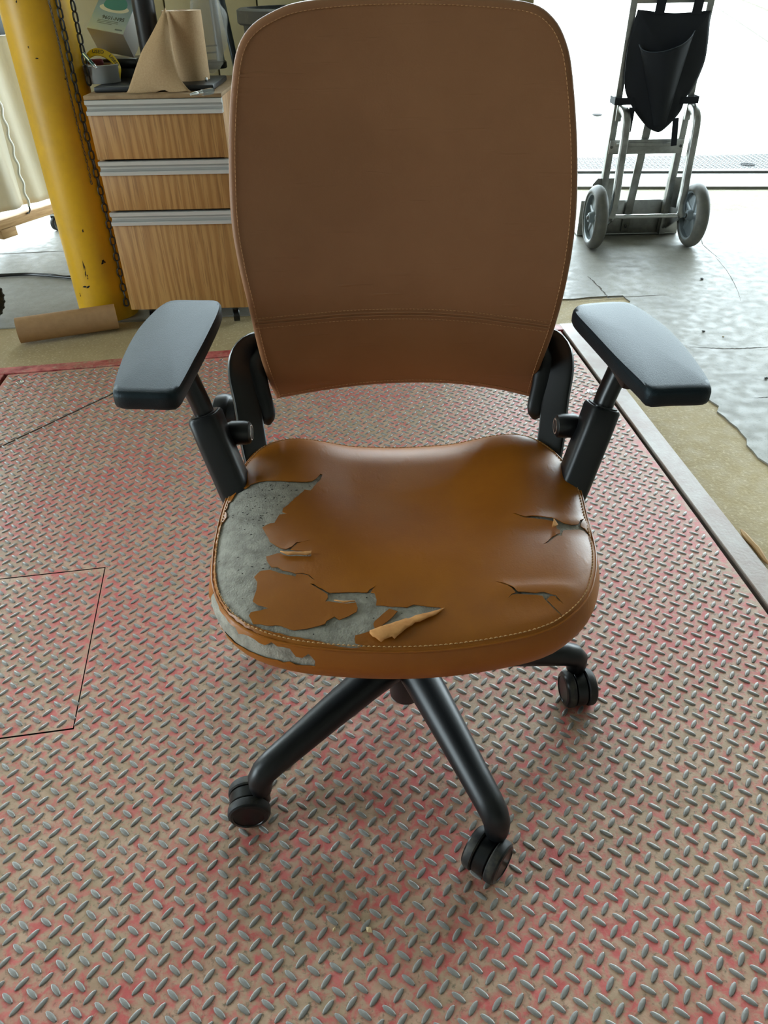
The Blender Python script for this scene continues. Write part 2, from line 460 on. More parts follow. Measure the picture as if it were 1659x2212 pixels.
# door sill: steel strips
def strip_line(p0, p1, wdt, z, t):
    p0 = Vector(p0); p1 = Vector(p1); d = (p1 - p0).normalized(); n = Vector((-d.y, d.x)) * wdt
    return [(p0.x, p0.y), (p1.x, p1.y), (p1.x + n.x, p1.y + n.y), (p0.x + n.x, p0.y + n.y)]
sill_steel = mat('sill_steel', rgb(120, 122, 120), 0.5, 0.4, color2=rgb(104, 104, 100), scale=12)
e0, e1 = Vector((-1.2, 4.985)), Vector((4.9, 4.455))
for i, (off, wd, zz) in enumerate([(0.0, 0.085, 0.012), (0.10, 0.30, 0.002), (0.41, 0.06, 0.014)]):
    n = Vector((0.087, 0.996)) * off
    t_ = struct(slab('trim_%d' % (i + 1), strip_line(e0 + n, e1 + n, wd, 0, 0), zz, 0.06, sill_steel))

# --- tread lugs
def lug_template(L_=0.0215, W_=0.0082, H_=0.0021):
    base = []; top = []
    xs = [(-1, .30), (-.62, .80), (0, 1.0), (.62, .80), (1, .30)]
    ring = [(x, y) for x, y in xs] + [(x, -y) for x, y in reversed(xs)]
    vs_ = [(x * L_ / 2, y * W_ / 2, -0.0002) for x, y in ring]
    vs_ += [(x * L_ / 2 * .93, y * W_ / 2 * .80, H_ * .72) for x, y in ring]
    vs_ += [(x * L_ / 2 * .82, y * W_ / 2 * .50, H_) for x, y in ring]
    n = len(ring); fs = []
    for k in range(2):
        for i in range(n):
            fs.append((k * n + i, k * n + (i + 1) % n, (k + 1) * n + (i + 1) % n, (k + 1) * n + i))
    fs.append(tuple(range(2 * n, 3 * n)))
    # outline runs clockwise -> flip
    fs = [tuple(reversed(f)) for f in fs]
    return np.array(vs_), fs
LV, LF = lug_template()
TH = math.radians(8.0)
PA = Vector((-0.5552, 0.9191)); PITCHX = 0.0313
ax = Vector((math.cos(TH), math.sin(TH))); ay = Vector((-math.sin(TH), math.cos(TH)))

def lug_object(name, centres, angles, z, material, parent):
    allv = []; allf = []
    c = np.cos(angles); s = np.sin(angles)
    n = len(LV)
    for k in range(len(centres)):
        x = LV[:, 0] * c[k] - LV[:, 1] * s[k] + centres[k][0]
        y = LV[:, 0] * s[k] + LV[:, 1] * c[k] + centres[k][1]
        allv.append(np.stack([x, y, LV[:, 2] + z], 1))
        o = k * n
        allf += [tuple(i + o for i in f) for f in LF]
    mb = MB(); mb.v = [tuple(p) for p in np.concatenate(allv)]; mb.f = allf
    return mb.build(name, material, parent, smooth=28, recalc=False)

# plate outline (inside the angle, with an open gap), hatch hole
GAP = 0.013; TW = 0.058
def inset(p, a, b):  # move corner p along both edge directions
    return p + a + b
db = (BL - BR).normalized()
P_BR = BR + db * (TW + GAP) + dr * TW
P_BL = BL - db * 0.065 + dr * TW
P_FR = P_BR + dr * 3.9; P_FL = P_BL + dr * 3.9
hatch = [Vector((-0.643, 1.307)), Vector((-0.569, 0.854)), Vector((-0.86, 0.812)), Vector((-0.934, 1.265))]
hatch_in = []
hc = sum(hatch, Vector((0, 0))) / 4
hatch_in = [hc + (p - hc) * 0.985 for p in hatch]
outer = [P_BR, P_FR, P_FL, P_BL]
vv = [Vector((p.x, p.y)) for p in outer + hatch]
# inner shade edge so the mesh is not made of slivers only
r = delaunay_2d_cdt(vv, [(0, 1), (1, 2), (2, 3), (3, 0), (4, 5), (5, 6), (6, 7), (7, 4)], [], 0, 1e-6)
mb = MB()
tri = [f for f in r[2] if not inpoly(np.array([sum((Vector(r[0][i]) for i in f), Vector((0, 0))) / 3]), [tuple(p) for p in hatch])[0]]
mb.add([(p.x, p.y, 0.0) for p in r[0]], tri)
plate = struct(mb.build('floor_tread_plate', plate_mat, None, smooth=0))
if plate.data.polygons[0].normal.z < 0: plate.data.flip_normals()
md = plate.modifiers.new('thickness', 'SOLIDIFY'); md.thickness = 0.002; md.offset = -1; md.material_offset_rim = 1; plate.data.materials.append(dark)  # near-black rim colour stands for the shade inside the gaps
plate['label'] = 'worn red steel tread plate with raised lugs under the chair'
mb = MB(); mb.prism([(p.x, p.y, 0.0) for p in hatch_in], (0, 0, -1), 0.002)
ho = mb.build('hatch_panel', plate_mat, plate, smooth=0); ho.data.materials.append(dark)
for f_ in ho.data.polygons: f_.material_index = 1 if abs(f_.normal.z) < .5 else 0  # hatch sides coloured near black, shade of the gap put into them
struct(slab('floor_pit', [tuple(BR + db * .01), tuple(FR), tuple(FL), tuple(BL)], -0.05, 0.05, dark))

cs = []; an = []
for i in range(-70, 90):
    for j in range(-90, 90):
        for k in (0, 1):
            p = PA + ax * ((i + .5 * k) * PITCHX) + ay * ((j + .5 * k) * PITCHX)
            cs.append((p.x, p.y)); an.append(TH + (-math.pi / 4 if k == 0 else math.pi / 4))
cs = np.array(cs); an = np.array(an)
po = [tuple(p) for p in outer]; ph = [tuple(p) for p in hatch]
ok = inpoly(cs, po) & (polydist(cs, po) > 0.012) & (polydist(cs, ph) > 0.007)
wl = np.array([(-1.20, 1.74), (-0.55, 2.61)])
# drop what the picture frame is far from
keep = []
for k in np.nonzero(ok)[0]:
    if cs[k][1] < 0.15: keep.append(False); continue
    u, v = proj((cs[k][0], cs[k][1], 0))
    keep.append(-350 < u < FW + 350 and v < FH + 350)
idx = np.nonzero(ok)[0][np.array(keep)]
cs = cs[idx]; an = an[idx] + rng.normal(0, 0.03, len(idx)); cs = cs + rng.normal(0, 0.0004, cs.shape)
near = np.argsort(cs[:, 1] + np.where([0 < proj((x, y, 0))[0] < FW and proj((x, y, 0))[1] < FH for x, y in cs], 0, 50))[:300]
mask = np.ones(len(cs), bool); mask[near] = False
o = lug_object('tread_lugs', cs[mask], an[mask], 0.0, lug_mat, plate); o['kind'] = 'stuff'
lm = bpy.data.meshes.new('tread_lug'); lm.from_pydata([tuple(p) for p in LV], [], LF)
lm.shade_smooth(); lm.set_sharp_from_angle(angle=math.radians(28)); lm.materials.append(lug_mat)
for k in near:
    o = bpy.data.objects.new('tread_lug', lm); COL.objects.link(o); o.parent = plate
    o.location = (cs[k][0], cs[k][1], 0); o.rotation_euler = (0, 0, an[k])
# weld seam across the corner of the plate
mb = MB()
a = gz(-30, 980); b = gz(262, 842)
pts = [a.lerp(b, t) + Vector((0, random.uniform(-.002, .002), 0.0004)) for t in np.linspace(0, 1, 24)]
mb.tube(pts, 0.0022, n=6)
mb.build('weld_seam', steel_dark, plate)
# countersunk bolts
for (u, v) in ((43, 825), (1276, 846), (1199, 733)):
    c = gz(u, v)
    mb = MB(); mb.lathe([(0, .0004), (.003, .0004), (.004, .0018), (.0105, .0024), (.0125, .0016), (.0130, 0)], c, (0, 0, 1), 20)
    mb.build('bolt', chrome, plate)
# steel angle round the pit
def trim_bar(name, a, b, width_dir, wdt, material, z=0.003):
    p = [a, b, b + width_dir * wdt, a + width_dir * wdt]
    mb = MB(); mb.prism([(x.x, x.y, z) for x in p], (0, 0, -1), 0.04, bev=0.0015, seg=1)
    return struct(mb.build(name, material, None, smooth=30))
trim_bar('trim_4', BR, FR, Vector((-dr.y, dr.x)) * -1 if Vector((-dr.y, dr.x)).x > 0 else Vector((-dr.y, dr.x)), TW, trim_grey_mat)
trim_bar('trim_5', BR + db * 0.0, BL, nb, TW - 0.006, trim_red_mat, z=0.0025)
trim_bar('trim_6', BL - db * 0.05, FL - db * 0.05, Vector((dr.y, -dr.x)) if Vector((dr.y, -dr.x)).x < 0 else Vector((-dr.y, dr.x)), 0.30, trim_red_mat, z=0.001)
# dock leveller outside the door
lev_poly = [(-0.9, 5.47), (4.9, 4.95), (4.9, 5.68), (-0.9, 5.68)]
levo = struct(slab('floor_dock_leveller', lev_poly, -0.004, 0.1, lug_out_mat))
cc = []; aa = []
t2 = math.radians(-5)
for i in range(-10, 120):
    for j in range(-10, 40):
        for k in (0, 1):
            x = 0.9 + (i + .5 * k) * .036 * math.cos(t2) - (j + .5 * k) * .036 * math.sin(t2)
            y = 5.18 + (i + .5 * k) * .036 * math.sin(t2) + (j + .5 * k) * .036 * math.cos(t2)
            if x < 3.4: cc.append((x, y)); aa.append(t2 + (math.pi / 4 if k else -math.pi / 4))
cc = np.array(cc); aa = np.array(aa); k_ = inpoly(cc, lev_poly)
o = lug_object('tread_lugs', cc[k_], aa[k_], -0.004, lug_out_mat, levo); o['kind'] = 'stuff'
for (u, v) in ((1615, 356), (1290, 248)):
    c = gz(u, v, -0.004)
    mb = MB(); mb.lathe([(0, .0), (.03, 0.0), (.045, .004), (.045, .0)], c, (0, 0, 1), 16)
    tag(mb.build('lifting_hole', dark, levo))

# building shell
def wall(name, lo, hi, material=wall_paint):
    mb = MB(); mb.box([(lo[i] + hi[i]) / 2 for i in range(3)], [hi[i] - lo[i] for i in range(3)])
    return struct(mb.build(name, material, None, smooth=0))
CH = 5.0
hall_paint = mat('hall_paint', rgb(150, 148, 140), .75, color2=rgb(138, 136, 128), scale=2)
wall('wall_back', (-1.32, 3.9, 0), (0.66, 4.0, 1.45))
wall('wall_back_lintel', (XL, 4.85, DOOR_H), (XR, 5.05, CH), hall_paint)
wall('wall_left_rear', (XL - .2, 1.0, 0), (XL, 5.05, CH), hall_paint)
wall('wall_left', (XL - .2, YF, 0), (XL, -.6, CH), hall_paint)
wall('wall_left_lintel', (XL - .2, -.6, 3.0), (XL, 1.0, CH), hall_paint)
wall('wall_right', (XR, YF, 0), (XR + .2, 5.05, CH), hall_paint)
wall('wall_front', (XL, YF - .2, 0), (XR, YF, CH), hall_paint)
wall('ceiling', (XL, YF, CH), (XR, 5.05, CH + .15), ceil_mat)
wall('ceiling_added_shade', (-7, 5.06, 4.5), (8, 8.2, 4.65), ceil_mat)  # canopy added out of view to shade the ground outside the door
# boarding grooves on the wall behind the cabinet
# grooves are shadow gaps between boards: build the boards
wb = bpy.data.objects['wall_back']
x = -1.30
while x < 0.5:
    mb = MB(); mb.box((x + .098, 3.889, .72), (0.1935, 0.02, 1.44), bev=0.003)
    mb.build('wall_board', wall_paint, wb, smooth=30)
    x += .2
# block wall outdoors
bw = struct(MB().box((11.0, 24.0, 1.0), (0.01, 0.01, 0.01)).build('wall_outdoors', block_mat))
bpy.data.objects.remove(bw)
p0 = Vector((6.504, 14.37)); p1 = Vector((10.165, 26.525)); d = (p1 - p0).normalized(); nn = Vector((d.y, -d.x))
mb = MB()
s0 = p0 - d * 7; s1 = p0 + d * 26
mb.prism([(s0.x + nn.x * .03, s0.y + nn.y * .03, 0), (s1.x + nn.x * .03, s1.y + nn.y * .03, 0), (s1.x + nn.x * .3, s1.y + nn.y * .3, 0), (s0.x + nn.x * .3, s0.y + nn.y * .3, 0)], (0, 0, 1), 2.42)
bw = struct(mb.build('wall_outdoors', block_mat, None, smooth=0))
bm_ = MB(); bm_.box((0, 0, 0), (1.58, 0.2, 0.38), bev=0.012)
proto = bm_.build('wall_block', block_mat, bw, smooth=30)
ang = math.atan2(d.y, d.x)
first = True
for row in range(6):
    for i in range(20):
        c = s0 + d * (0.8 + i * 1.6 + (0.8 if row % 2 else 0)) + nn * 0.1
        o = proto if first else bpy.data.objects.new('wall_block', proto.data)
        if not first: COL.objects.link(o); o.parent = bw
        first = False
        o.location = (c.x, c.y, 0.2 + row * 0.4); o.rotation_euler = (0, 0, ang)

# joints and cracks in the slab
def crack(name, pts, wdt=0.004, parent=None):
    P = [gz(u, v, 0.0) for u, v in pts]
    q_ = catmull([(p.x, p.y) for p in P], max(12, len(P) * 8), closed=False)
    vs_ = []; fs = []
    for i in range(len(q_)):
        t = q_[min(i + 1, len(q_) - 1)] - q_[max(i - 1, 0)]; t = t / np.linalg.norm(t); n = np.array([-t[1], t[0]])
        ww = wdt * (0.35 + 0.65 * math.sin(math.pi * i / (len(q_) - 1))) * random.uniform(.6, 1.3) * .5
        jx = n * random.uniform(-.3, .3) * wdt
        vs_ += [(*(q_[i] + n * ww + jx), 0.0004), (*(q_[i] - n * ww + jx), 0.0004)]
        if i: fs.append((2 * i - 2, 2 * i - 1, 2 * i + 1, 2 * i))
    mb = MB(); mb.add(vs_, fs)
    return mb.build(name, dark_joint, parent or floor, smooth=0)
dark_joint = mat('dark_joint', rgb(78, 72, 62), 0.9)
crack('joint', [(1270, 597), (1292, 618), (1316, 645)], 0.007)
crack('joint', [(1222, 650), (1320, 643), (1440, 637)], 0.006)
crack('joint', [(-30, 550), (60, 546), (180, 540)], 0.010)
crack('crack', [(1490, 749), (1540, 752), (1590, 753), (1659, 749), (1700, 744)], 0.006)
crack('crack', [(1545, 555), (1570, 585), (1590, 620), (1600, 650)], 0.0025)
crack('crack', [(1515, 513), (1520, 530), (1555, 560)], 0.004)
crack('crack', [(1628, 860), (1660, 858), (1690, 857)], 0.004)
for (u, v, s_) in ((1516, 604, .016), (1519, 717, .012), (1562, 728, .007), (1655, 818, .014), (1480, 520, .01)):
    c = gz(u, v, 0)
    mb = MB(); b = bmesh.new(); bmesh.ops.create_icosphere(b, subdivisions=1, radius=s_ * .55)
    for vtx in b.verts: vtx.co = vtx.co * random.uniform(.75, 1.1); vtx.co.z *= .55
    bmesh.ops.translate(b, vec=(c.x, c.y, s_ * .26), verts=b.verts)
    mb.bm(b); o = mb.build('pebble', steel_dark if s_ > .011 else strip_mat, None, smooth=0)
    if u == 1516: lab = 'small dark stone on the grey concrete in front of the trolley wheel'
    elif u == 1519: lab = 'small dark chip on the pale concrete above the armrest'
    elif u == 1562: lab = 'tiny crumb on the pale concrete beside the armrest'
    elif u == 1655: lab = 'small chip on the concrete at the far edge of the picture'
    else: lab = 'tiny crumb on the concrete beside the trolley wheel'
    tag(o, lab, 'pebble')

# ------------------------------------------------------------------ the office chair
CX, CY = 0.033, 0.89
chair = thing('office_chair', (CX, CY, 0), 'tan leather office chair with a torn seat and black arms on casters', 'chair')
def sm(x, a, b):
    t = np.clip((x - a) / (b - a), 0, 1); return t * t * (3 - 2 * t)

# --- five-star base and casters
BASE_A = [math.radians(-66.7 + 72 * k) for k in range(5)]
RB = 0.313
base = MB().lathe([(0, .036), (.026, .036), (.029, .041), (.030, .10), (.040, .108), (.043, .15), (.036, .165), (0, .166)], (CX, CY, 0), (0, 0, 1), 32).build('base_hub', black_plastic, chair)
oval = [(math.cos(2 * math.pi * k / 20), math.sin(2 * math.pi * k / 20) * 1.0) for k in range(20)]
for a in BASE_A:
    e = Vector((math.cos(a), math.sin(a), 0)); o = Vector((CX, CY, 0)); z = Vector((0, 0, 1))
    pts = [o + e * .02 + z * .142, o + e * .09 + z * .136, o + e * .17 + z * .124, o + e * .25 + z * .110, o + e * .285 + z * .104,
           o + e * .303 + z * .098, o + e * .311 + z * .088, o + e * .3125 + z * .074, o + e * .3125 + z * .062]
    MB().tube(pts, [.0325, .030, .0265, .0232, .0220, .0210, .0200, .0185, .0165], section=oval).build('leg', black_plastic, base, smooth=50)
trail = [(-0.62, -0.78), (0.12, -1.0), (-0.3, 0.9), (0.8, 0.5), (-1.0, -0.12)]
for a, tr in zip(BASE_A, trail):
    piv = Vector((CX + math.cos(a) * RB, CY + math.sin(a) * RB, 0))
    t = Vector((tr[0], tr[1], 0)).normalized(); axl = Vector((-t.y, t.x, 0))
    c = piv + t * 0.022 + Vector((0, 0, .0335)); RW = .0335
    hood = MB()
    # hood between the wheels: a band wrapped over the upper part of the wheel
    hood.lathe([(0, -.0095), (.0305, -.0095), (.0315, -.0085), (.0315, .0085), (.0305, .0095), (0, .0095)], c, axl, 36)
    hood.cyl(piv + Vector((0, 0, .035)), piv + Vector((0, 0, .075)), .012, 16)
    co = hood.build('caster', gloss_black, chair, smooth=40)
    for sgn in (-1, 1):
        wh = MB(); d0 = axl * (sgn * .0115)
        wh.lathe([(0, 0), (RW - .002, 0), (RW, .002), (RW, .010), (RW - .0015, .0135)], c + d0, axl * sgn, 40)
        wo = wh.build('wheel', rubber, co, smooth=40)
        MB().lathe([(RW - .0016, .0130), (RW - .004, .0160), (RW - .009, .0172), (RW - .0095, .0160), (0, .0156)], c + d0, axl * sgn, 40).build('wheel_cap', gloss_black, co, smooth=30)
# gas column and mechanism
MB().cyl((CX, CY, .15), (CX, CY, .36), .025, 24).build('gas_column', black_plastic, chair)
MB().box((CX, CY + .02, .375), (.20, .30, .06), bev=.012).build('tilt_mechanism', black_plastic, chair)

# --- seat surface
def seat_z(x, y):
    u = x - CX; v = y - CY
    z = 0.462 + 0 * u
    t = np.clip((-.10 - v) / .20, 0, 1.2); z = z - .034 * t * t
    z = z - .026 * np.exp(-((u / .14) ** 2 + ((v - .06) / .15) ** 2))
    z = z + .016 * sm(np.abs(u), .07, .19) * sm(v, -.10, .10)
    t = np.clip((v - .13) / .07, 0, 1.3); z = z - .014 * t * t
    t = np.clip((np.abs(u) - .185) / .07, 0, 1.2); z = z - .012 * t * t
    return z
def px_seat(u, v, z=.455):
    for _ in range(14):
        p = gz(u, v, z); z = z * .4 + .6 * float(seat_z(p.x, p.y))
    return (p.x, p.y)
seam_px = [(509, 1030), (481, 1094), (464, 1166), (459, 1210), (459, 1255), (475, 1299), (509, 1338), (559, 1366), (642, 1388), (753, 1399), (864, 1402),
           (974, 1396), (1085, 1380), (1169, 1360), (1224, 1332), (1268, 1288), (1286, 1233), (1285, 1177), (1268, 1111), (1252, 1050), (1224, 1000)]
rear = [(0.262, 1.045), (0.232, 1.078), (0.18, 1.095), (0.10, 1.098), (0.033, 1.096), (-0.04, 1.098), (-0.115, 1.095), (-0.168, 1.078), (-0.203, 1.045)]
outl = catmull([px_seat(*p) for p in seam_px] + rear, 220)
area2 = np.sum(outl[:, 0] * np.roll(outl[:, 1], -1) - np.roll(outl[:, 0], -1) * outl[:, 1])
if area2 < 0: outl = outl[::-1].copy()
tg = np.roll(outl, -1, 0) - np.roll(outl, 1, 0); tg /= np.linalg.norm(tg, axis=1)[:, None]
onr = np.stack([tg[:, 1], -tg[:, 0]], 1)      # outward
for _ in range(4): onr = (np.roll(onr, 1, 0) + onr + np.roll(onr, -1, 0)); onr /= np.linalg.norm(onr, axis=1)[:, None]
DB = .060
def seat_map(P, off=0.0):
    """plan point (band unrolled outside the seam) -> 3D; off = distance below the surface"""
    P = np.atleast_2d(P).astype(float); ins = inpoly(P, outl)
    out = np.zeros((len(P), 3))
    d2 = ((P[:, None, :] - outl[None]) ** 2).sum(2); k = d2.argmin(1)
    # refine along the neighbouring segments
    base_ = np.zeros_like(P); nrm = np.zeros_like(P); dist = np.full(len(P), 1e9)
    for s_ in (-1, 0):
        a = outl[(k + s_) % len(outl)]; b_ = outl[(k + s_ + 1) % len(outl)]; dd = b_ - a
        t = np.clip(((P - a) * dd).sum(1) / ((dd * dd).sum(1) + 1e-15), 0, 1)
        qq = a + t[:, None] * dd; ds = np.linalg.norm(P - qq, axis=1)
        nn_ = onr[(k + s_) % len(outl)] * (1 - t)[:, None] + onr[(k + s_ + 1) % len(outl)] * t[:, None]
        m_ = ds < dist; dist[m_] = ds[m_]; base_[m_] = qq[m_]; nrm[m_] = nn_[m_]
    zt = seat_z(P[:, 0], P[:, 1]); zs = seat_z(base_[:, 0], base_[:, 1])
    # soft rounding just inside the seam
    edge = np.clip(1 - dist / .018, 0, 1)
    out[:, 0] = P[:, 0]; out[:, 1] = P[:, 1]; out[:, 2] = zt - .004 * edge ** 2 - off
    t = dist / DB
    o_ = .010 * np.sin(np.pi * np.clip(t * 1.25, 0, 1) * .5) - .026 * np.clip(t - .6, 0, 1) ** 1.5
    zz = zs - .004 - .046 * t
    ob = ~ins
    oo = (o_ - off)[:, None] * nrm
    out[ob, 0] = (base_ + oo)[ob, 0]; out[ob, 1] = (base_ + oo)[ob, 1]; out[ob, 2] = zz[ob] - off * .3
    return out
# pixel -> plan point anywhere on seat (top or band), by nearest projection on the band samples
def offset_curve(d): return outl + onr * d
_bs = []; _bp = []
for d_ in np.linspace(.001, DB, 30):
    oc = offset_curve(d_); m3 = seat_map(oc)
    for a_, b_ in zip(oc, m3):
        if b_[1] < 1.02: _bs.append(a_); _bp.append(proj(b_))
_bs = np.array(_bs); _bp = np.array(_bp)
def px_band(u, v):
    k = ((_bp - np.array([u, v])) ** 2).sum(1).argmin(); return tuple(_bs[k])

def Z4(L_): return [(440 + x / 5.184, 1000 + y / 5.184) for x, y in L_]
def Z5(L_): return [(520 + x / 3.456, 1180 + y / 3.456) for x, y in L_]
def Z6(L_): return [(1040 + x / 5.925, 1060 + y / 5.925) for x, y in L_]
main_tear = Z4([(400, 270), (470, 290), (530, 240), (620, 210), (800, 198), (950, 208), (1100, 212), (1210, 208), (1260, 175), (1310, 125), (1330, 135), (1315, 175),
    (1270, 225), (1195, 310), (1130, 300), (1080, 350), (1000, 420), (950, 470), (890, 510), (880, 545), (935, 570), (850, 580), (790, 675), (740, 680), (655, 725), (720, 830), (740, 880),
    (860, 950), (920, 966), (990, 935), (1040, 890), (1220, 858), (1050, 902), (1000, 945), (975, 967), (1200, 995), (1205, 1030), (1195, 1050), (1050, 1045), (950, 1050), (860, 1015), (820, 1015), (700, 1050), (705, 1090), (760, 1165),
    (830, 1165), (880, 1200), (1030, 1240), (1100, 1232), (1180, 1250), (1245, 1310), (1225, 1305), (1170, 1262), (1100, 1245), (1032, 1250), (1030, 1275), (930, 1255), (850, 1235), (740, 1200), (640, 1210), (565, 1280), (600, 1330), (590, 1430), (550, 1550)]) + \
  Z5([(130, 440), (210, 462), (150, 480), (75, 495), (60, 520), (90, 575), (190, 590), (300, 595), (400, 628), (540, 605), (630, 580), (640, 560), (700, 525), (735, 550), (800, 525),
    (865, 490), (872, 460), (860, 422), (790, 430), (700, 420), (630, 412), (650, 385), (648, 362), (600, 330), (535, 292), (520, 280), (545, 281), (610, 316), (665, 349), (800, 342), (945, 345),
    (965, 320), (1018, 283), (985, 322), (972, 345), (1000, 350), (1015, 400), (1010, 440), (1140, 450), (1240, 457), (1290, 435), (1400, 450), (1480, 455), (1522, 470),
    (1380, 512), (1200, 557), (1060, 602), (970, 632), (855, 665), (850, 690), (855, 720), (960, 738), (830, 750), (700, 732), (560, 700), (400, 672), (250, 640), (130, 600), (60, 572), (10, 545)]) + \
  Z4([(265, 1640), (185, 1500), (145, 1350), (125, 1200), (125, 1050), (140, 900), (165, 760), (200, 670), (255, 605), (250, 545), (235, 530), (265, 490), (270, 445), (300, 430), (345, 360), (390, 292)])
isle = Z5([(1000, 558), (1060, 505), (1110, 465), (1170, 485), (1140, 520), (1050, 595), (1000, 612), (990, 580)])
crack_a = Z6([(395, 288), (450, 292), (500, 316), (560, 340), (650, 328), (780, 348), (900, 362), (960, 380), (1050, 420), (1150, 442), (1240, 438), (1262, 390), (1312, 352), (1284, 410), (1272, 460), (1330, 486), (1378, 530), (1392, 578),
    (1360, 548), (1310, 510), (1250, 496), (1140, 498), (1090, 495), (1048, 505), (1034, 540), (1028, 574), (980, 570), (920, 610), (850, 668), (775, 690), (848, 648), (908, 586), (968, 548), (1002, 542), (1008, 500), (965, 482), (930, 405), (915, 402), (860, 392), (730, 382), (620, 367), (540, 354), (480, 324), (440, 301)])
crack_b = Z6([(175, 1163), (250, 1172), (340, 1210), (405, 1246), (462, 1300), (560, 1306), (700, 1316), (800, 1306), (900, 1332), (952, 1338), (1002, 1388), (1052, 1442), (988, 1402), (938, 1352), (882, 1354), (842, 1388), (836, 1393), (904, 1448), (1004, 1548), (1078, 1628),
    (976, 1548), (876, 1455), (812, 1392), (778, 1348), (700, 1340), (560, 1336), (460, 1330), (392, 1338), (338, 1378), (384, 1328), (438, 1313), (388, 1264), (328, 1226), (245, 1184)])
def jagpoly(P, step, amp):
    """irregular small teeth along a torn edge"""
    out = []; P = [np.array(p) for p in P]
    for i in range(len(P)):
        a, b_ = P[i], P[(i + 1) % len(P)]; L_ = np.linalg.norm(b_ - a); n = max(1, int(L_ / step))
        for j in range(n):
            t = j / n; p = a + (b_ - a) * t
            if j: p = p + rng.normal(0, amp, 2)
            out.append(p)
    return np.array(out)
tears = [jagpoly([px_seat(*p) for p in main_tear], .006, .0005), jagpoly([px_seat(*p) for p in crack_a], .005, .0003), jagpoly([px_seat(*p) for p in crack_b], .005, .0003)]
isl = jagpoly([px_seat(*p) for p in isle], .006, .0004)
# torn part of the side band (outside the seam)
band_tear_px = Z4([(128, 700), (118, 800), (100, 900), (80, 1010), (68, 1150), (70, 1280), (95, 1420), (110, 1540), (135, 1640)]) + \
    Z5([(0, 650), (75, 668), (90, 700), (180, 735), (215, 715), (260, 742), (350, 760), (470, 780), (552, 786), (570, 850), (440, 830), (400, 835)]) + \
    [(580, 1421), (520, 1398), (470, 1356), (446, 1300), (444, 1230), (448, 1160)]
def px_band_xy(u, v): return px_band(u, v)
bt = []
# left side: unrolled directly in (outline, depth) terms
lk = [i for i in range(len(outl)) if outl[i][0] < CX - .18]
btp = [px_band(*p) for p in band_tear_px]
# sort as polygon around the seat: inner edge then outer edge
ang_ = lambda p: math.atan2(p[1] - CY + .03, p[0] - CX)
inner = btp[:21]
kk = [int(((outl - np.array(p)) ** 2).sum(1).argmin()) for p in inner]
dd_ = [float(np.linalg.norm(np.array(p) - outl[k])) for p, k in zip(inner, kk)]
k0, k1 = min(kk), max(kk)
if k1 - k0 > 150:   # wraps
    kk = [k + len(outl) if k < 100 else k for k in kk]; k0, k1 = min(kk), max(kk)
order = np.argsort(kk); ks = np.array(kk)[order]; ds_ = np.array(dd_)[order]
poly_in = []; poly_out = []
for k in range(k0, k1 + 1):
    dI = float(np.interp(k, ks, ds_)); f = (k - k0) / max(1, (k1 - k0))
    poly_in.append(outl[k % len(outl)] + onr[k % len(outl)] * (max(.006, dI) + rng.normal(0, .0012)))
    do = .050 - .018 * f if outl[k % len(outl)][1] < CY - .2 else .056
    if f < .06: do = .03 + .4 * f
    poly_out.append(outl[k % len(outl)] + onr[k % len(outl)] * max(do + rng.normal(0, .0015), max(.006, dI) + .003))
bandtear = np.array(poly_in + poly_out[::-1])
tears.append(bandtear)

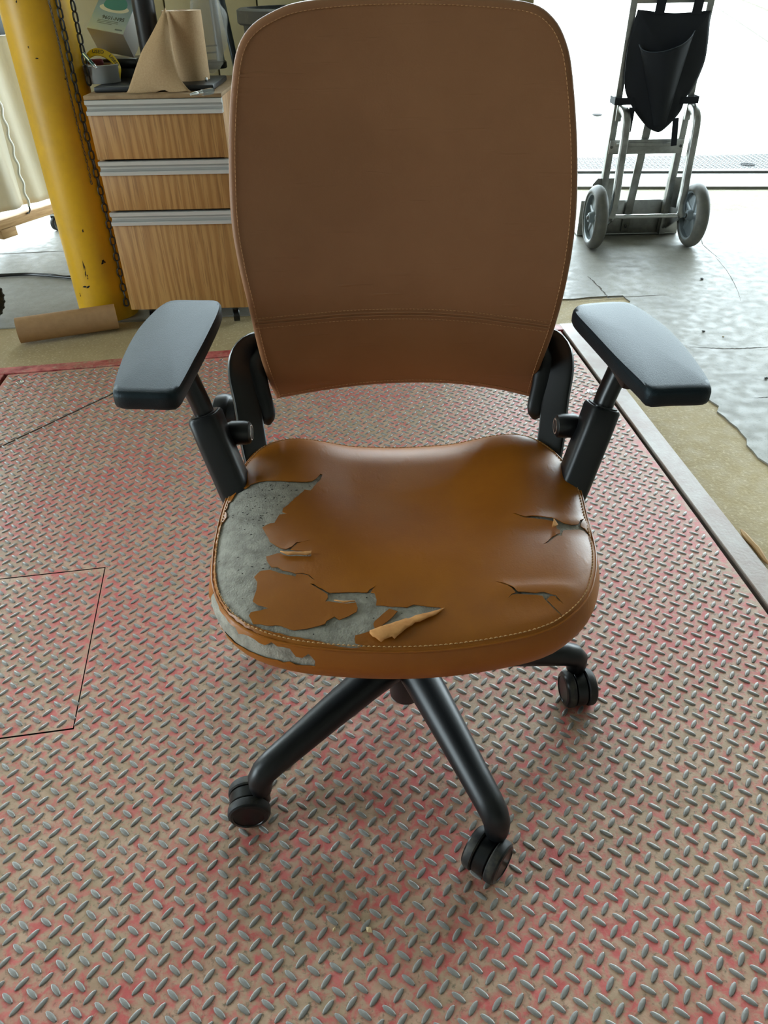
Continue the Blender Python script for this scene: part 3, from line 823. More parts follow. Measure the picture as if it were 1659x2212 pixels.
def seat_mesh(name, off, material, parent, polys, islands, step, lift=False, solid=0.0):
    pts = []; edges = []
    def loop(P):
        o = len(pts); n = len(P)
        pts.extend([tuple(p) for p in P]); edges.extend([(o + i, o + (i + 1) % n) for i in range(n)])
    dom = offset_curve(DB)
    loop(dom[::2])
    for d_ in (.0, .004, .009, .016, .025, .036, .048): pts.extend([tuple(p) for p in offset_curve(d_)[::2]])
    for d_ in (-.005, -.011): pts.extend([tuple(p) for p in offset_curve(d_)[::2]])
    for P in polys + islands: loop(P)
    x0, y0 = outl.min(0); x1, y1 = outl.max(0)
    gx, gy_ = np.meshgrid(np.arange(x0, x1, step), np.arange(y0, y1, step)); G = np.stack([gx.ravel(), gy_.ravel()], 1)
    G = G + rng.uniform(-.1, .1, G.shape) * step
    G = G[inpoly(G, offset_curve(-.014))]
    for P in polys + islands: G = G[polydist(G, P) > step * .35]
    pts.extend([tuple(p) for p in G])
    r_ = delaunay_2d_cdt([Vector(p) for p in pts], edges, [], 0, 1e-7)
    V = np.array([tuple(p) for p in r_[0]]); F = np.array([f for f in r_[2]])
    cen = V[F].mean(1); kp = inpoly(cen, dom)
    rem = np.zeros(len(F), bool)
    for P in polys: rem |= inpoly(cen, P)
    for P in islands: rem &= ~inpoly(cen, P)
    F = F[kp & ~rem]
    W3 = seat_map(V, off)
    if lift:
        for P in polys[:3]:
            dd = polydist(V, P)
            W3[:, 2] += .0007 * np.exp(-(dd / .004) ** 2) * (0.6 + 0.8 * np.array([noise.noise((p[0] * 60, p[1] * 60, 0)) for p in V]))
        # folds running beside the two splits
        for P, amp in ((polys[1], .0026), (polys[2], .0028)):
            cy = P[:, 1].mean(); rel = V - P.mean(0)
            hx = (P[:, 0].max() - P[:, 0].min()) * .62
            wgt = np.exp(-(rel[:, 0] / hx) ** 4)
            W3[:, 2] += amp * wgt * np.exp(-((rel[:, 1] - .014) / .009) ** 2) - .4 * amp * wgt * np.exp(-((rel[:, 1] + .014) / .012) ** 2)
    used = sorted(set(F.ravel())); mp_ = {a: i for i, a in enumerate(used)}
    mb = MB(); mb.add([tuple(W3[a]) for a in used], [tuple(mp_[i] for i in f) for f in F])
    o = mb.build(name, material, parent, smooth=60, recalc=False)
    me = o.data
    cnt = np.zeros(len(me.edges), int)
    ek = {tuple(sorted(e_.vertices)): e_.index for e_ in me.edges}
    for p_ in me.polygons:
        for k_ in p_.edge_keys: cnt[ek[tuple(sorted(k_))]] += 1
    for e_ in me.edges:
        if cnt[e_.index] == 1: e_.use_edge_sharp = True
    if sum(p.normal.z * p.area for p in me.polygons) < 0: me.flip_normals()
    if solid:
        md = o.modifiers.new('thickness', 'SOLIDIFY'); md.thickness = solid; md.offset = -1
    return o
seat = seat_mesh('seat', .0022, felt, chair, [], [], .012)
seat['label'] = 'torn seat cushion, grey felt showing through the leather'
seat_mesh('leather_cover', 0.0, leather, seat, tears, [isl], .0075, lift=True, solid=.0011)
# plastic pan under the cushion
dome = seat_map(offset_curve(DB - .0005)[::2], .004)
mb = MB(); n = len(dome); low = [(CX + (p[0] - CX) * .86, CY - .03 + (p[1] - CY + .03) * .86, .378) for p in dome]
mb.add([tuple(p) for p in dome] + low + [(CX, CY - .03, .374)], [(i, (i + 1) % n, n + (i + 1) % n, n + i) for i in range(n)] + [(n + i, n + (i + 1) % n, 2 * n) for i in range(n)])
mb.build('seat_pan', black_plastic, seat, smooth=50)
# dark flecks stuck in the felt
fk = MB()
cand = np.stack([rng.uniform(-.24, .12, 4000), rng.uniform(.58, 1.05, 4000)], 1)
cand = cand[inpoly(cand, tears[0]) & (polydist(cand, tears[0]) > .003) & ~inpoly(cand, isl)]
up_ = cand[:, 1] > .86
cand = cand[(rng.random(len(cand)) < np.where(up_, .30, .09))]
for p in cand:
    a = rng.normal(0, .5); L_ = rng.uniform(.0008, .0028); w_ = rng.uniform(.0004, .0009)
    e_ = np.array([math.cos(a), math.sin(a)]); g_ = np.array([-e_[1], e_[0]])
    c4 = [p + e_ * L_, p + g_ * w_, p - e_ * L_, p - g_ * w_]
    b3 = seat_map(np.array(c4), .0020)
    t3 = b3.mean(0) + np.array([0, 0, .0006])
    fk.add([tuple(x) for x in b3] + [tuple(t3)], [(0, 1, 4), (1, 2, 4), (2, 3, 4), (3, 0, 4)])
o = fk.build('felt_flecks', dark, seat, smooth=0); o['kind'] = 'stuff'
# seam bead and stitches
bead = seat_map(offset_curve(.0012), -.0002)
MB().tube([tuple(p) for p in bead], .0017, n=8, closed=True).build('seam_piping', leather, seat)
def stitches(path3, normals, step, ln, rad, skip=None):
    P = np.array(path3); L_ = np.concatenate([[0], np.cumsum(np.linalg.norm(np.diff(P, axis=0), axis=1))])
    mb = MB(); s_ = 0.0
    while s_ + ln < L_[-1]:
        a = np.array([np.interp(s_, L_, P[:, k]) for k in range(3)]); b_ = np.array([np.interp(s_ + ln, L_, P[:, k]) for k in range(3)])
        n_ = np.array([np.interp(s_ + ln / 2, L_, normals[:, k]) for k in range(3)])
        mid = (a + b_) / 2 + n_ * rad * .8
        mb.tube([tuple(a), tuple(mid), tuple(b_)], [rad * .6, rad, rad * .6], n=6)
        s_ += step
    return mb
sp = np.concatenate([offset_curve(-.0042), offset_curve(-.0042)[:1]])
sp3 = seat_map(sp, -.0004)
o = stitches(sp3, np.tile(np.array([0, 0, 1.0]), (len(sp3), 1)), .0062, .0045, .0009).build('stitching', thread, seat)
# peeled flaps showing the pale suede side
def flap(px, zfun, name='peeled_flap', material=suede, n=10):
    P = np.array([px_seat(*p) for p in px]); P2 = jagpoly(P, .004, .0004)
    x0, y0 = P2.min(0); x1, y1 = P2.max(0)
    G = np.stack([g.ravel() for g in np.meshgrid(np.linspace(x0, x1, n * 3), np.linspace(y0, y1, n))], 1)
    G = G[inpoly(G, P2)]; G = G[polydist(G, P2) > .002] if len(G) else G
    pts = [Vector(p) for p in P2] + [Vector(p) for p in G]; k = len(P2)
    r_ = delaunay_2d_cdt(pts, [(i, (i + 1) % k) for i in range(k)], [], 0, 1e-7)
    V = np.array([tuple(p) for p in r_[0]]); F = [f for f in r_[2] if inpoly(V[list(f)].mean(0)[None], P2)[0]]
    W3 = seat_map(V); W3[:, 2] += np.array([zfun(p) for p in V])
    mb = MB(); mb.add([tuple(p) for p in W3], F)
    o = mb.build(name, material, seat, smooth=60, recalc=False)
    if sum(p.normal.z * p.area for p in o.data.polygons) < 0: o.data.flip_normals()
    md = o.modifiers.new('thickness', 'SOLIDIFY'); md.thickness = .0014; md.offset = 1
    return o
fa = np.array(px_seat(*Z5([(965, 636)])[0])); fb = np.array(px_seat(*Z5([(1520, 470)])[0])); fd = (fb - fa) / np.linalg.norm(fb - fa); fn = np.array([fd[1], -fd[0]])
def zf(p):
    h = (np.array(p) - fa) @ fn
    return .0010 + .0042 * math.sin(min(1, max(0, h) / .016) * math.pi * .55) + .0015 * noise.noise((p[0] * 40, p[1] * 40, 3))
f1 = flap(Z5([(1522, 469), (1475, 507), (1440, 537), (1380, 562), (1340, 582), (1300, 587), (1280, 612), (1245, 632), (1200, 672), (1148, 712), (1130, 697), (1050, 732), (985, 692), (963, 660), (965, 636), (1060, 603), (1200, 557), (1380, 510)]), zf)
f1['label'] = 'large pale peeled leather strip folded over'
flap(Z4([(858, 1012), (900, 1032), (945, 1052), (1050, 1047), (1150, 1052), (1198, 1048), (1207, 1008), (1190, 1016), (1100, 1020), (950, 1020)]), lambda p: .0030, n=5)
flap(Z5([(696, 414), (740, 424), (790, 431), (856, 424), (850, 418), (780, 421)]), lambda p: .0022, n=4)
flap(Z6([(915, 402), (940, 430), (972, 474), (935, 505), (892, 518), (905, 470)]), lambda p: .0045 + .25 * max(0, float(px_seat(*Z6([(900, 515)])[0])[0] - p[0] + .010)), n=5)

# --- backrest
def back_y(x, z):
    zc = np.array([.40, .48, .54, .60, .655, .72, .80, .90, 1.0, 1.10]); yc = np.array([1.215, 1.178, 1.150, 1.132, 1.126, 1.130, 1.144, 1.170, 1.206, 1.250])
    return float(np.interp(z, zc, yc)) - .20 * (x - CX - .005) ** 2
_zc = np.linspace(.40, 1.10, 71); _yc = np.array([back_y(CX + .005, z) for z in _zc])
for _ in range(30): _yc[1:-1] = (_yc[:-2] + 2 * _yc[1:-1] + _yc[2:]) / 4
def back_y(x, z): return float(np.interp(z, _zc, _yc)) - .20 * (x - CX - .005) ** 2
def px_back(u, v):
    y = 1.16
    for _ in range(16):
        p = gy(u, v, y); y = .5 * y + .5 * back_y(p.x, p.z)
    return (p.x, p.z)
back_px = [(594, 858), (566, 790), (539, 682), (512, 568), (497, 469), (492, 306), (499, 173), (513, 99), (543, 54), (588, 25), (640, 6), (740, -7), (872, -12), (1010, -8), (1142, 5),
           (1196, 36), (1226, 90), (1240, 163), (1250, 321), (1247, 469), (1230, 593), (1200, 711), (1171, 790), (1150, 853)]
bot_px = [(1142, 859), (1080, 845), (990, 833), (890, 830), (790, 835), (690, 848), (606, 862)]
bo = catmull([px_back(*p) for p in back_px] + [px_back(*p) for p in bot_px], 240)
if np.sum(bo[:, 0] * np.roll(bo[:, 1], -1) - np.roll(bo[:, 0], -1) * bo[:, 1]) < 0: bo = bo[::-1].copy()
tg = np.roll(bo, -1, 0) - np.roll(bo, 1, 0); tg /= np.linalg.norm(tg, axis=1)[:, None]
bn = np.stack([tg[:, 1], -tg[:, 0]], 1)
for _ in range(3): bn = np.roll(bn, 1, 0) + bn + np.roll(bn, -1, 0); bn /= np.linalg.norm(bn, axis=1)[:, None]
BC = np.array([CX + .005, .78])
REDGE = .008
binn = bo - bn * REDGE
def b3(p, off=0.0): return (p[0], back_y(p[0], p[1]) + off, p[1])
rings = []
rl = [.06, .13, .2, .28, .36, .44, .52, .6, .68, .75, .82, .88, .93, .97, 1.0]
for r_ in rl: rings.append([b3(BC + (p - BC) * r_) for p in binn])
for a in (20, 45, 70, 90):
    a = math.radians(a); rings.append([(*( (p + n_ * REDGE * math.sin(a))), (1 - math.cos(a)) * REDGE) for p, n_ in zip(binn, bn)])
    rings[-1] = [(x, back_y(x, z) + dy, z) for x, z, dy in rings[-1]]
rings.append([(x, back_y(x, z) + .030, z) for x, z in bo])
rings.append([(x, back_y(x, z) + .034, z) for x, z in bo - bn * .006])
def ring_mesh(rings, centre0, centre1=None):
    mb = MB(); n = len(rings[0]); vs_ = [p for R in rings for p in R]; fs = []
    for i in range(len(rings) - 1):
        for k in range(n): fs.append((i * n + k, i * n + (k + 1) % n, (i + 1) * n + (k + 1) % n, (i + 1) * n + k))
    c = len(vs_); vs_.append(centre0)
    for k in range(n): fs.append((c, (k + 1) % n, k))
    if centre1:
        c = len(vs_); vs_.append(centre1); o = (len(rings) - 1) * n
        for k in range(n): fs.append((c, o + k, o + (k + 1) % n))
    return mb.add(vs_, fs)
backrest = ring_mesh(rings, b3(BC), (BC[0], back_y(*BC) + .04, BC[1])).build('backrest', leather_back, chair, smooth=70)
backrest['label'] = 'tall tan leather backrest with a stitched lumbar seam'
# black shell behind the leather
sh = []
for sc_, dy in ((.60, .030), (.90, .030), (.985, .031), (.994, .036), (.985, .046), (.9, .052), (.5, .060)):
    sh.append([(BC[0] + (x - BC[0]) * sc_, back_y(x, z) + dy, BC[1] + (z - BC[1]) * sc_) for x, z in bo])
ring_mesh(sh, (BC[0], back_y(*BC) + .030, BC[1]), (BC[0], back_y(*BC) + .062, BC[1])).build('back_shell', black_plastic, backrest, smooth=60)
# edge stitching and lumbar seam
ei = bo - bn * .0105
nb3 = np.tile(np.array([0, -1.0, 0]), (len(ei) + 1, 1))
stitches([b3(p, -.0004) for p in np.concatenate([ei, ei[:1]])], nb3, .0060, .0044, .0007).build('stitching', thread_dim, backrest)
sx = catmull([px_back(*p) for p in ((551, 698), (640, 690), (760, 680), (890, 677), (1000, 682), (1100, 694), (1186, 706))], 60, closed=False)
for dz, rr in ((0.0018, .0017), (-.0032, .0017)):
    MB().tube([b3((p[0], p[1] + dz), -.0001) for p in sx], rr, n=8).build('seam_piping', leather_back, backrest)
for dz in (.0075, -.0090):
    stitches([b3((p[0], p[1] + dz), -.0004) for p in sx], nb3[:60], .0058, .0044, .0007).build('stitching', thread_dim, backrest)

# --- arms
PADZ = .695
padL = [(241, 838), (255, 790), (275, 745), (300, 705), (330, 672), (355, 652), (378, 645), (430, 645), (468, 646), (477, 655), (471, 678), (447, 728), (422, 775), (398, 820), (384, 842), (366, 851), (300, 850), (252, 848)]
padR = [(1239, 663), (1255, 654), (1309, 649), (1349, 649), (1374, 658), (1410, 681), (1447, 710), (1483, 748), (1515, 790), (1537, 824), (1540, 835), (1523, 840), (1457, 842), (1412, 844), (1396, 837), (1382, 822), (1331, 772), (1277, 714), (1243, 677)]
def make_arm(side, pad_px, label):
    def X(x): return CX + side * x
    def pt(x, y, z): return Vector((X(x), y, z))
    # sleeve: tapered rounded tube leaning outwards
    sq = []
    for k in range(24):
        a = 2 * math.pi * k / 24; c, s_ = math.cos(a), math.sin(a)
        sq.append((math.copysign(abs(c) ** .55, c), math.copysign(abs(s_) ** .55, s_) * 1.25))
    P0 = pt(.235, .93, .385); P1 = pt(.262, .955, .445); P2 = pt(.290, .985, .520); P3 = pt(.3005, .995, .556)
    sl = MB().tube([P0, P1, P2, P3, P3 + (P3 - P2).normalized() * .004], [.024, .0245, .0245, .0245, .0225], section=sq, up=(side, 0, 0))
    # bracket below the seat
    sl.tube([pt(.05, .90, .372), pt(.17, .905, .372), pt(.225, .92, .380), pt(.245, .94, .405)], [.022, .022, .023, .022], section=sq, up=(0, 0, 1))
    arm = sl.build('armrest', black_plastic, chair, smooth=50)
    arm['label'] = label
    d = (P3 - P2).normalized()
    # collar lip
    MB().tube([P3 + d * .001, P3 + d * .006], [.0195, .0195], section=sq, up=(side, 0, 0)).build('collar', gloss_black, arm, smooth=40)
    # stem
    e = pt(.338, 1.005, .690)
    st = [(math.cos(2 * math.pi * k / 20), math.sin(2 * math.pi * k / 20) * 1.35) for k in range(20)]
    MB().tube([P3 - d * .03, P3 + d * .02, e], [.0150, .0150, .0150], section=st, up=(side, 0, 0)).build('arm_stem', gloss_black, arm, smooth=60)
    # pad, slightly crowned
    poly = np.array([(gz(u, v, PADZ).x, gz(u, v, PADZ).y) for u, v in pad_px])
    poly = catmull(poly, 90)
    if np.sum(poly[:, 0] * np.roll(poly[:, 1], -1) - np.roll(poly[:, 0], -1) * poly[:, 1]) < 0: poly = poly[::-1].copy()
    t = np.roll(poly, -1, 0) - np.roll(poly, 1, 0); t /= np.linalg.norm(t, axis=1)[:, None]; n_ = np.stack([t[:, 1], -t[:, 0]], 1)
    for _ in range(4): n_ = np.roll(n_, 1, 0) + n_ + np.roll(n_, -1, 0); n_ /= np.linalg.norm(n_, axis=1)[:, None]
    c = poly.mean(0); R = []
    for f, dz in ((.15, .0035), (.35, .0032), (.55, .0026), (.75, .0014), (.9, .0002), (.965, -.0006)):
        R.append([(*(c + (p - c) * f), PADZ + dz) for p in poly])
    for a in (35, 65, 90): 
        a = math.radians(a); R.append([(*(p - q_ * .006 * (1 - math.sin(a))), PADZ - .0015 - .006 * (1 - math.cos(a))) for p, q_ in zip(poly, n_)])
    R.append([(*p, PADZ - .018) for p in poly]); R.append([(*(p - q_ * .002), PADZ - .0225) for p, q_ in zip(poly, n_)]); R.append([(*(p - q_ * .008), PADZ - .0245) for p, q_ in zip(poly, n_)])
    ring_mesh(R, (*c, PADZ + .0036), (*c, PADZ - .0245)).build('arm_pad', pad_plastic, arm, smooth=70)
    # slider under the pad
    mb = MB(); mb.box((c[0] - side * .006, c[1] + .02, PADZ - .036), (.048, .15, .024), bev=.008)
    mb.build('pad_slider', gloss_black, arm, smooth=40)
    # pivot joint between sleeve and back upright
    J = pt(.256, 1.012, .517)
    mb = MB(); mb.lathe([(0, 0), (.0135, 0), (.0175, .003), (.0190, .010), (.0190, .030), (.0165, .036), (0, .036)], J - Vector((side * .018, 0, 0)), (side, 0, 0), 28)
    jo = mb.build('pivot_joint', black_plastic, arm, smooth=40)
    mb = MB(); mb.lathe([(.0105, .0), (.0105, .0012), (.0125, .0012), (.0125, 0)], J - Vector((side * .0186, 0, 0)), (side, 0, 0), 28, closed=True)
    mb.build('ring', chrome, jo)
    mb = MB(); mb.tube([J + Vector((side * .010, 0, 0)), J + Vector((side * .03, -.008, .006))], [.014, .016], n=14); mb.build('boss', black_plastic, jo)
    return arm
make_arm(-1, padL, 'black armrest near the wooden drawer cabinet')
make_arm(1, padR, 'black armrest near the pale concrete floor')

# --- back uprights
for side in (-1, 1):
    def pt(x, y, z): return Vector((CX + side * x, y, z))
    rect = []
    for k in range(20):
        a = 2 * math.pi * k / 20; c, s_ = math.cos(a), math.sin(a)
        rect.append((math.copysign(abs(c) ** .4, c) * .22, math.copysign(abs(s_) ** .4, s_)))
    path = catmull([tuple(pt(*p)) for p in ((.225, 1.00, .40), (.244, 1.05, .462), (.256, 1.10, .515), (.266, 1.135, .556), (.262, 1.165, .578), (.235, 1.19, .588), (.16, 1.215, .592))], 40, closed=False)
    up = MB()
    P = [Vector(p) for p in path]
    sec_r = [.026] * 40
    ref = Vector((side, 0, 0))
    # frame built with a fixed sideways reference until the bend turns inwards
    vs_ = []; fs = []; n = len(rect)
    for i, p in enumerate(P):
        t = (P[min(i + 1, 39)] - P[max(i - 1, 0)]).normalized()
        b_ = Vector((-side * .78, .50, -.38)); b_ = (b_ - t * b_.dot(t))
        if b_.length < .3: b_ = Vector((0, 1, 0)) - t * t.y
        b_.normalize(); g = t.cross(b_)
        for (a, c) in rect: vs_.append(p + g * a * .024 + b_ * c * .024)
    for i in range(39):
        for k in range(n): fs.append((i * n + k, i * n + (k + 1) % n, (i + 1) * n + (k + 1) % n, (i + 1) * n + k))
    fs.append(tuple(range(n))); fs.append(tuple(39 * n + k for k in range(n)))
    up.add(vs_, fs)
    uo = up.build('back_upright', gloss_black, chair, smooth=45)
    # inner link with a rounded lower end
    path = catmull([tuple(pt(*p)) for p in ((.225, 1.103, .478), (.2262, 1.106, .482), (.232, 1.118, .505), (.240, 1.138, .535), (.243, 1.160, .562), (.225, 1.185, .576), (.17, 1.205, .578))], 30, closed=False)
    P = [Vector(p) for p in path]; rr = [.0135 * math.sqrt(max(.02, 1 - max(0, 1 - i / 4.0) ** 2)) for i in range(30)]
    el = [(math.cos(2 * math.pi * k / 18) * 1.25, math.sin(2 * math.pi * k / 18) * .75) for k in range(18)]
    mb = MB(); mb.tube(P, rr, section=el, up=(side, 0, 0.2))
    lo_ = mb.build('back_link', black_plastic, chair, smooth=50)
    mb = MB(); mb.lathe([(0, 0), (.006, 0), (.0075, .001), (.0078, .003)], P[4] - Vector((side * .0095, 0, 0)), (side, 0, 0), 18); mb.build('pin', gloss_black, lo_)
# tension knob on one side only
mb = MB(); k0_ = gy(500, 895, 1.16)
mb.lathe([(0, 0), (.026, 0), (.029, .003), (.030, .018), (.034, .022), (.035, .030), (.033, .042), (.028, .046), (0, .047)], Vector((k0_.x + .018, k0_.y, k0_.z)), (-1, 0.15, 0), 36)
mb.build('tension_knob', black_plastic, chair, smooth=40)
# small lever behind the backrest edge
mb = MB(); a = gy(1190, 785, 1.21); b = gy(1196, 737, 1.22)
mb.tube([a + Vector((-.02, 0, -.01)), a, a.lerp(b, .5) + Vector((.003, 0, 0)), b], [.007, .006, .0055, .004], n=10)
mb.build('lever', black_plastic, chair)

# ------------------------------------------------------------------ yellow post and chains
PX, PY, PR = -1.087, 2.90, 0.112
post = MB().lathe([(0, 0), (PR, 0), (PR, CH)], (PX, PY, 0), (0, 0, 1), 64).build('steel_post', yellow, None, smooth=40)
tag(post, 'yellow painted steel post beside the wooden drawer cabinet', 'post')
# black scuffs on the paint
for (u, v, ln, wd, slant) in ((184, 585, .05, .004, .1), (190, 600, .02, .003, .1), (188, 620, .025, .006, 1.3), (222, 571, .02, .009, .6), (170, 640, .02, .003, .2), (80, 126, .008, .003, 1.2), (62, 103, .006, .003, .4), (36, 2, .012, .004, .2), (136, 172, .006, .003, 1.0), (180, 500, .012, .003, .3)):
    x = gy(u, v, 2.79).x; z0 = gy(u, v, 2.79).z
    sc = MB()
    for k in range(5):
        aa_ = math.asin(max(-1, min(1, (x - PX) / PR))) + random.uniform(-1, 1) * ln / PR * .5 * math.sin(slant); zz = z0 + random.uniform(-1, 1) * ln * .5 * math.cos(slant)
        l2 = ln * random.uniform(.15, .4); w2 = wd * random.uniform(.3, .7)
        q_ = []
        for (a, b) in ((-1, -.3), (0, -1), (1, -.2), (.2, 1)):
            du = (a * math.sin(slant) * l2 + b * math.cos(slant) * w2); dz = (a * math.cos(slant) * l2 - b * math.sin(slant) * w2)
            th = aa_ + du / PR; q_.append((PX + math.sin(th) * (PR + .0004), PY - math.cos(th) * (PR + .0004), zz + dz))
        sc.add(q_, [(0, 1, 2, 3)])
    o = sc.build('scuff_mark', dark, post, smooth=0); o['kind'] = 'stuff'
def link_mesh(name, ln, wd, wr, material):
    pts = []
    h = (ln - wd) / 2; r_ = wd / 2 - wr
    for k in range(7): a = math.pi * k / 6; pts.append((r_ * math.cos(a), 0, h + r_ * math.sin(a)))
    for k in range(7): a = math.pi + math.pi * k / 6; pts.append((r_ * math.cos(a), 0, -h + r_ * math.sin(a)))
    o = MB().tube(pts, wr, n=6, closed=True).build(name, material, None, smooth=60)
    me = o.data; bpy.data.objects.remove(o); return me
def chain(x, y, z0, z1, ln, wd, wr, material, label, wob=0.003, twist=0.35):
    c = thing('chain', (x, y, z1), label, 'chain', None)
    me = link_mesh('chain_link', ln, wd, wr, material)
    pitch = ln - 2 * wr * 1.05; n = int((z0 - z1) / pitch)
    for k in range(n):
        o = bpy.data.objects.new('chain_link', me); COL.objects.link(o); o.parent = c
        o.location = (math.sin(k * .21) * wob, math.cos(k * .17) * wob * .4, pitch * (k + .5))
        o.rotation_euler = (0, 0, (math.pi / 2) * (k % 2) + twist + k * .02)
    return c
def post_front(u, v, gap):
    y = PY - PR
    for _ in range(8):
        x = gy(u, v, y).x; y = PY - math.sqrt(max(1e-4, PR ** 2 - (x - PX) ** 2)) - gap
    return x, y
x, y = post_front(138, 20, .016); chain(x, y, 1.35, .05, .036, .022, .0032, steel_dark, 'heavy steel chain hanging down the front of the yellow post')
x, y = post_front(112, 30, .006); chain(x, y, 1.35, .50, .014, .007, .0011, steel_dark, 'thin fine chain hanging down the yellow post beside the heavy one', wob=.001)
chain(PX + PR + .020, PY - .045, 1.35, .80, .036, .022, .0032, steel_dark, 'dark chain hanging behind the yellow post edge above the cabinet', twist=.9)

# ------------------------------------------------------------------ drawer cabinet
FX0, FX1, FY = -0.938, -0.497, 2.72
CZ0, CZ1 = 0.075, 0.775
cab = thing('drawer_cabinet', ((FX0 + FX1) / 2, FY + .24, 0), 'oak laminate three-drawer cabinet with aluminium pulls beside the yellow post', 'cabinet')
W_ = FX1 - FX0; XC = (FX0 + FX1) / 2
mb = MB()
for sx_ in (FX0 + .009, FX1 - .009): mb.box((sx_, FY + .26, (CZ0 + CZ1) / 2), (.018, .48, CZ1 - CZ0), bev=.001)
mb.box((XC, FY + .49, (CZ0 + CZ1) / 2), (W_ - .036, .012, CZ1 - CZ0)); mb.box((XC, FY + .26, CZ0 + .01), (W_ - .036, .46, .02))
mb.build('carcass', wood, cab, smooth=30)
MB().box((XC, FY + .25, CZ1 + .004), (W_ + .004, .50, .012), bev=.002).build('top_panel', mat('chipboard_top', rgb(160, 132, 96), .7, color2=rgb(140, 112, 78), scale=30), cab, smooth=30)
for (zt, zb) in ((.772, .596), (.590, .432), (.426, CZ0)):
    MB().box((XC, FY + .009, (zt - .040 + zb) / 2), (W_, .018, zt - .040 - zb), bev=.0015).build('drawer_front', wood, cab, smooth=30)
    dr_ = cab.children[-1]
    # J-shaped aluminium pull: two lips with a hollow between
    prof = [(0.018, 0.000), (-.004, 0.000), (-.006, -.002), (-.006, -.012), (.002, -.014), (.009, -.020), (.009, -.025), (.002, -.030), (-.007, -.031), (-.008, -.033), (-.008, -.043), (0.018, -.043)]
    poly = [(FX0, FY + a, zt + b) for a, b in prof]
    MB().prism(poly, (1, 0, 0), W_).build('drawer_pull', alu_brush, dr_, smooth=25)
for (cx_, cy_) in ((FX0 + .06, FY + .06), (FX1 - .06, FY + .06), (FX0 + .06, FY + .42), (FX1 - .06, FY + .42)):
    mb = MB(); mb.lathe([(0, -.012), (.024, -.012), (.026, -.010), (.026, .010), (.024, .012), (0, .012)], (cx_, cy_, .026), (1, .2, 0), 20)
    mb.cyl((cx_, cy_, .03), (cx_, cy_, CZ0 + .002), .012, 12)
    mb.build('caster', gloss_black, cab, smooth=40)
CT = CZ1 + .010

# things on the cabinet
a = gz(200, 203, CT); TX0 = a.x; TX1 = gz(470, 190, CT).x
tray = MB().box(((TX0 + TX1) / 2, FY + .20, CT + .009), (TX1 - TX0, .27, .016), bev=.004).build('dispenser_tray', black_plastic, None, smooth=40)
tag(tray, 'flat black tray on the cabinet under the kraft paper roll', 'tray')
TT = CT + .0175
# kraft roll
KR = .064; kc = gy(404, 110, 2.945); KX, KY = kc.x, 2.945
ktop = gy(402, 22, 2.945).z
roll = thing('kraft_paper_roll', (KX, KY, TT), 'standing roll of brown kraft paper with a loose torn sheet', 'paper roll')
MB().lathe([(.024, 0), (KR, 0), (KR, ktop - TT), (.024, ktop - TT), (.021, ktop - TT), (.021, 0)], (KX, KY, TT), (0, 0, 1), 56, closed=True).build('roll', kraft, roll, smooth=40)
mb = MB(); mb.lathe([(.0205, 0), (.0235, 0), (.0235, ktop - TT + .001), (.0205, ktop - TT + .001)], (KX, KY, TT), (0, 0, 1), 32, closed=True); mb.build('core', cardboard, roll, smooth=40)
Lp = [(357, 16), (342, 45), (325, 78), (308, 108), (299, 130), (287, 165), (271, 212)]
Rp = [(358, 20), (362, 45), (368, 78), (374, 110), (381, 140), (391, 172), (413, 200)]
n_r, n_c = 26, 16
Lc = catmull(Lp, n_r, False); Rc = catmull(Rp, n_r, False); vs_ = []; fs = []
for i in range(n_r):
    t = i / (n_r - 1)
    for j in range(n_c):
        s_ = j / (n_c - 1); u, v = Lc[i] * (1 - s_) + Rc[i] * s_
        y = (2.885 * (1 - t) + 2.752 * t) - .02 * math.sin(math.pi * s_) * math.sin(math.pi * t) + .012 * math.exp(-((s_ - .45) / .2) ** 2) * max(0, t - .75) * 4 * .6
        p = gy(u, v + (5 * math.sin(s_ * 19) if i == n_r - 1 and s_ > .5 else 0) - (7 * math.exp(-((s_ - .5) / .22) ** 2) if t > .9 else 0), y)
        if p.z < CT + .0015: p.z = CT + .0015
        vs_.append(p)
for i in range(n_r - 1):
    for j in range(n_c - 1): fs.append((i * n_c + j, i * n_c + j + 1, (i + 1) * n_c + j + 1, (i + 1) * n_c + j))
so = MB().add(vs_, fs).build('loose_sheet', kraft, roll, smooth=60)
md = so.modifiers.new('thickness', 'SOLIDIFY'); md.thickness = .0006
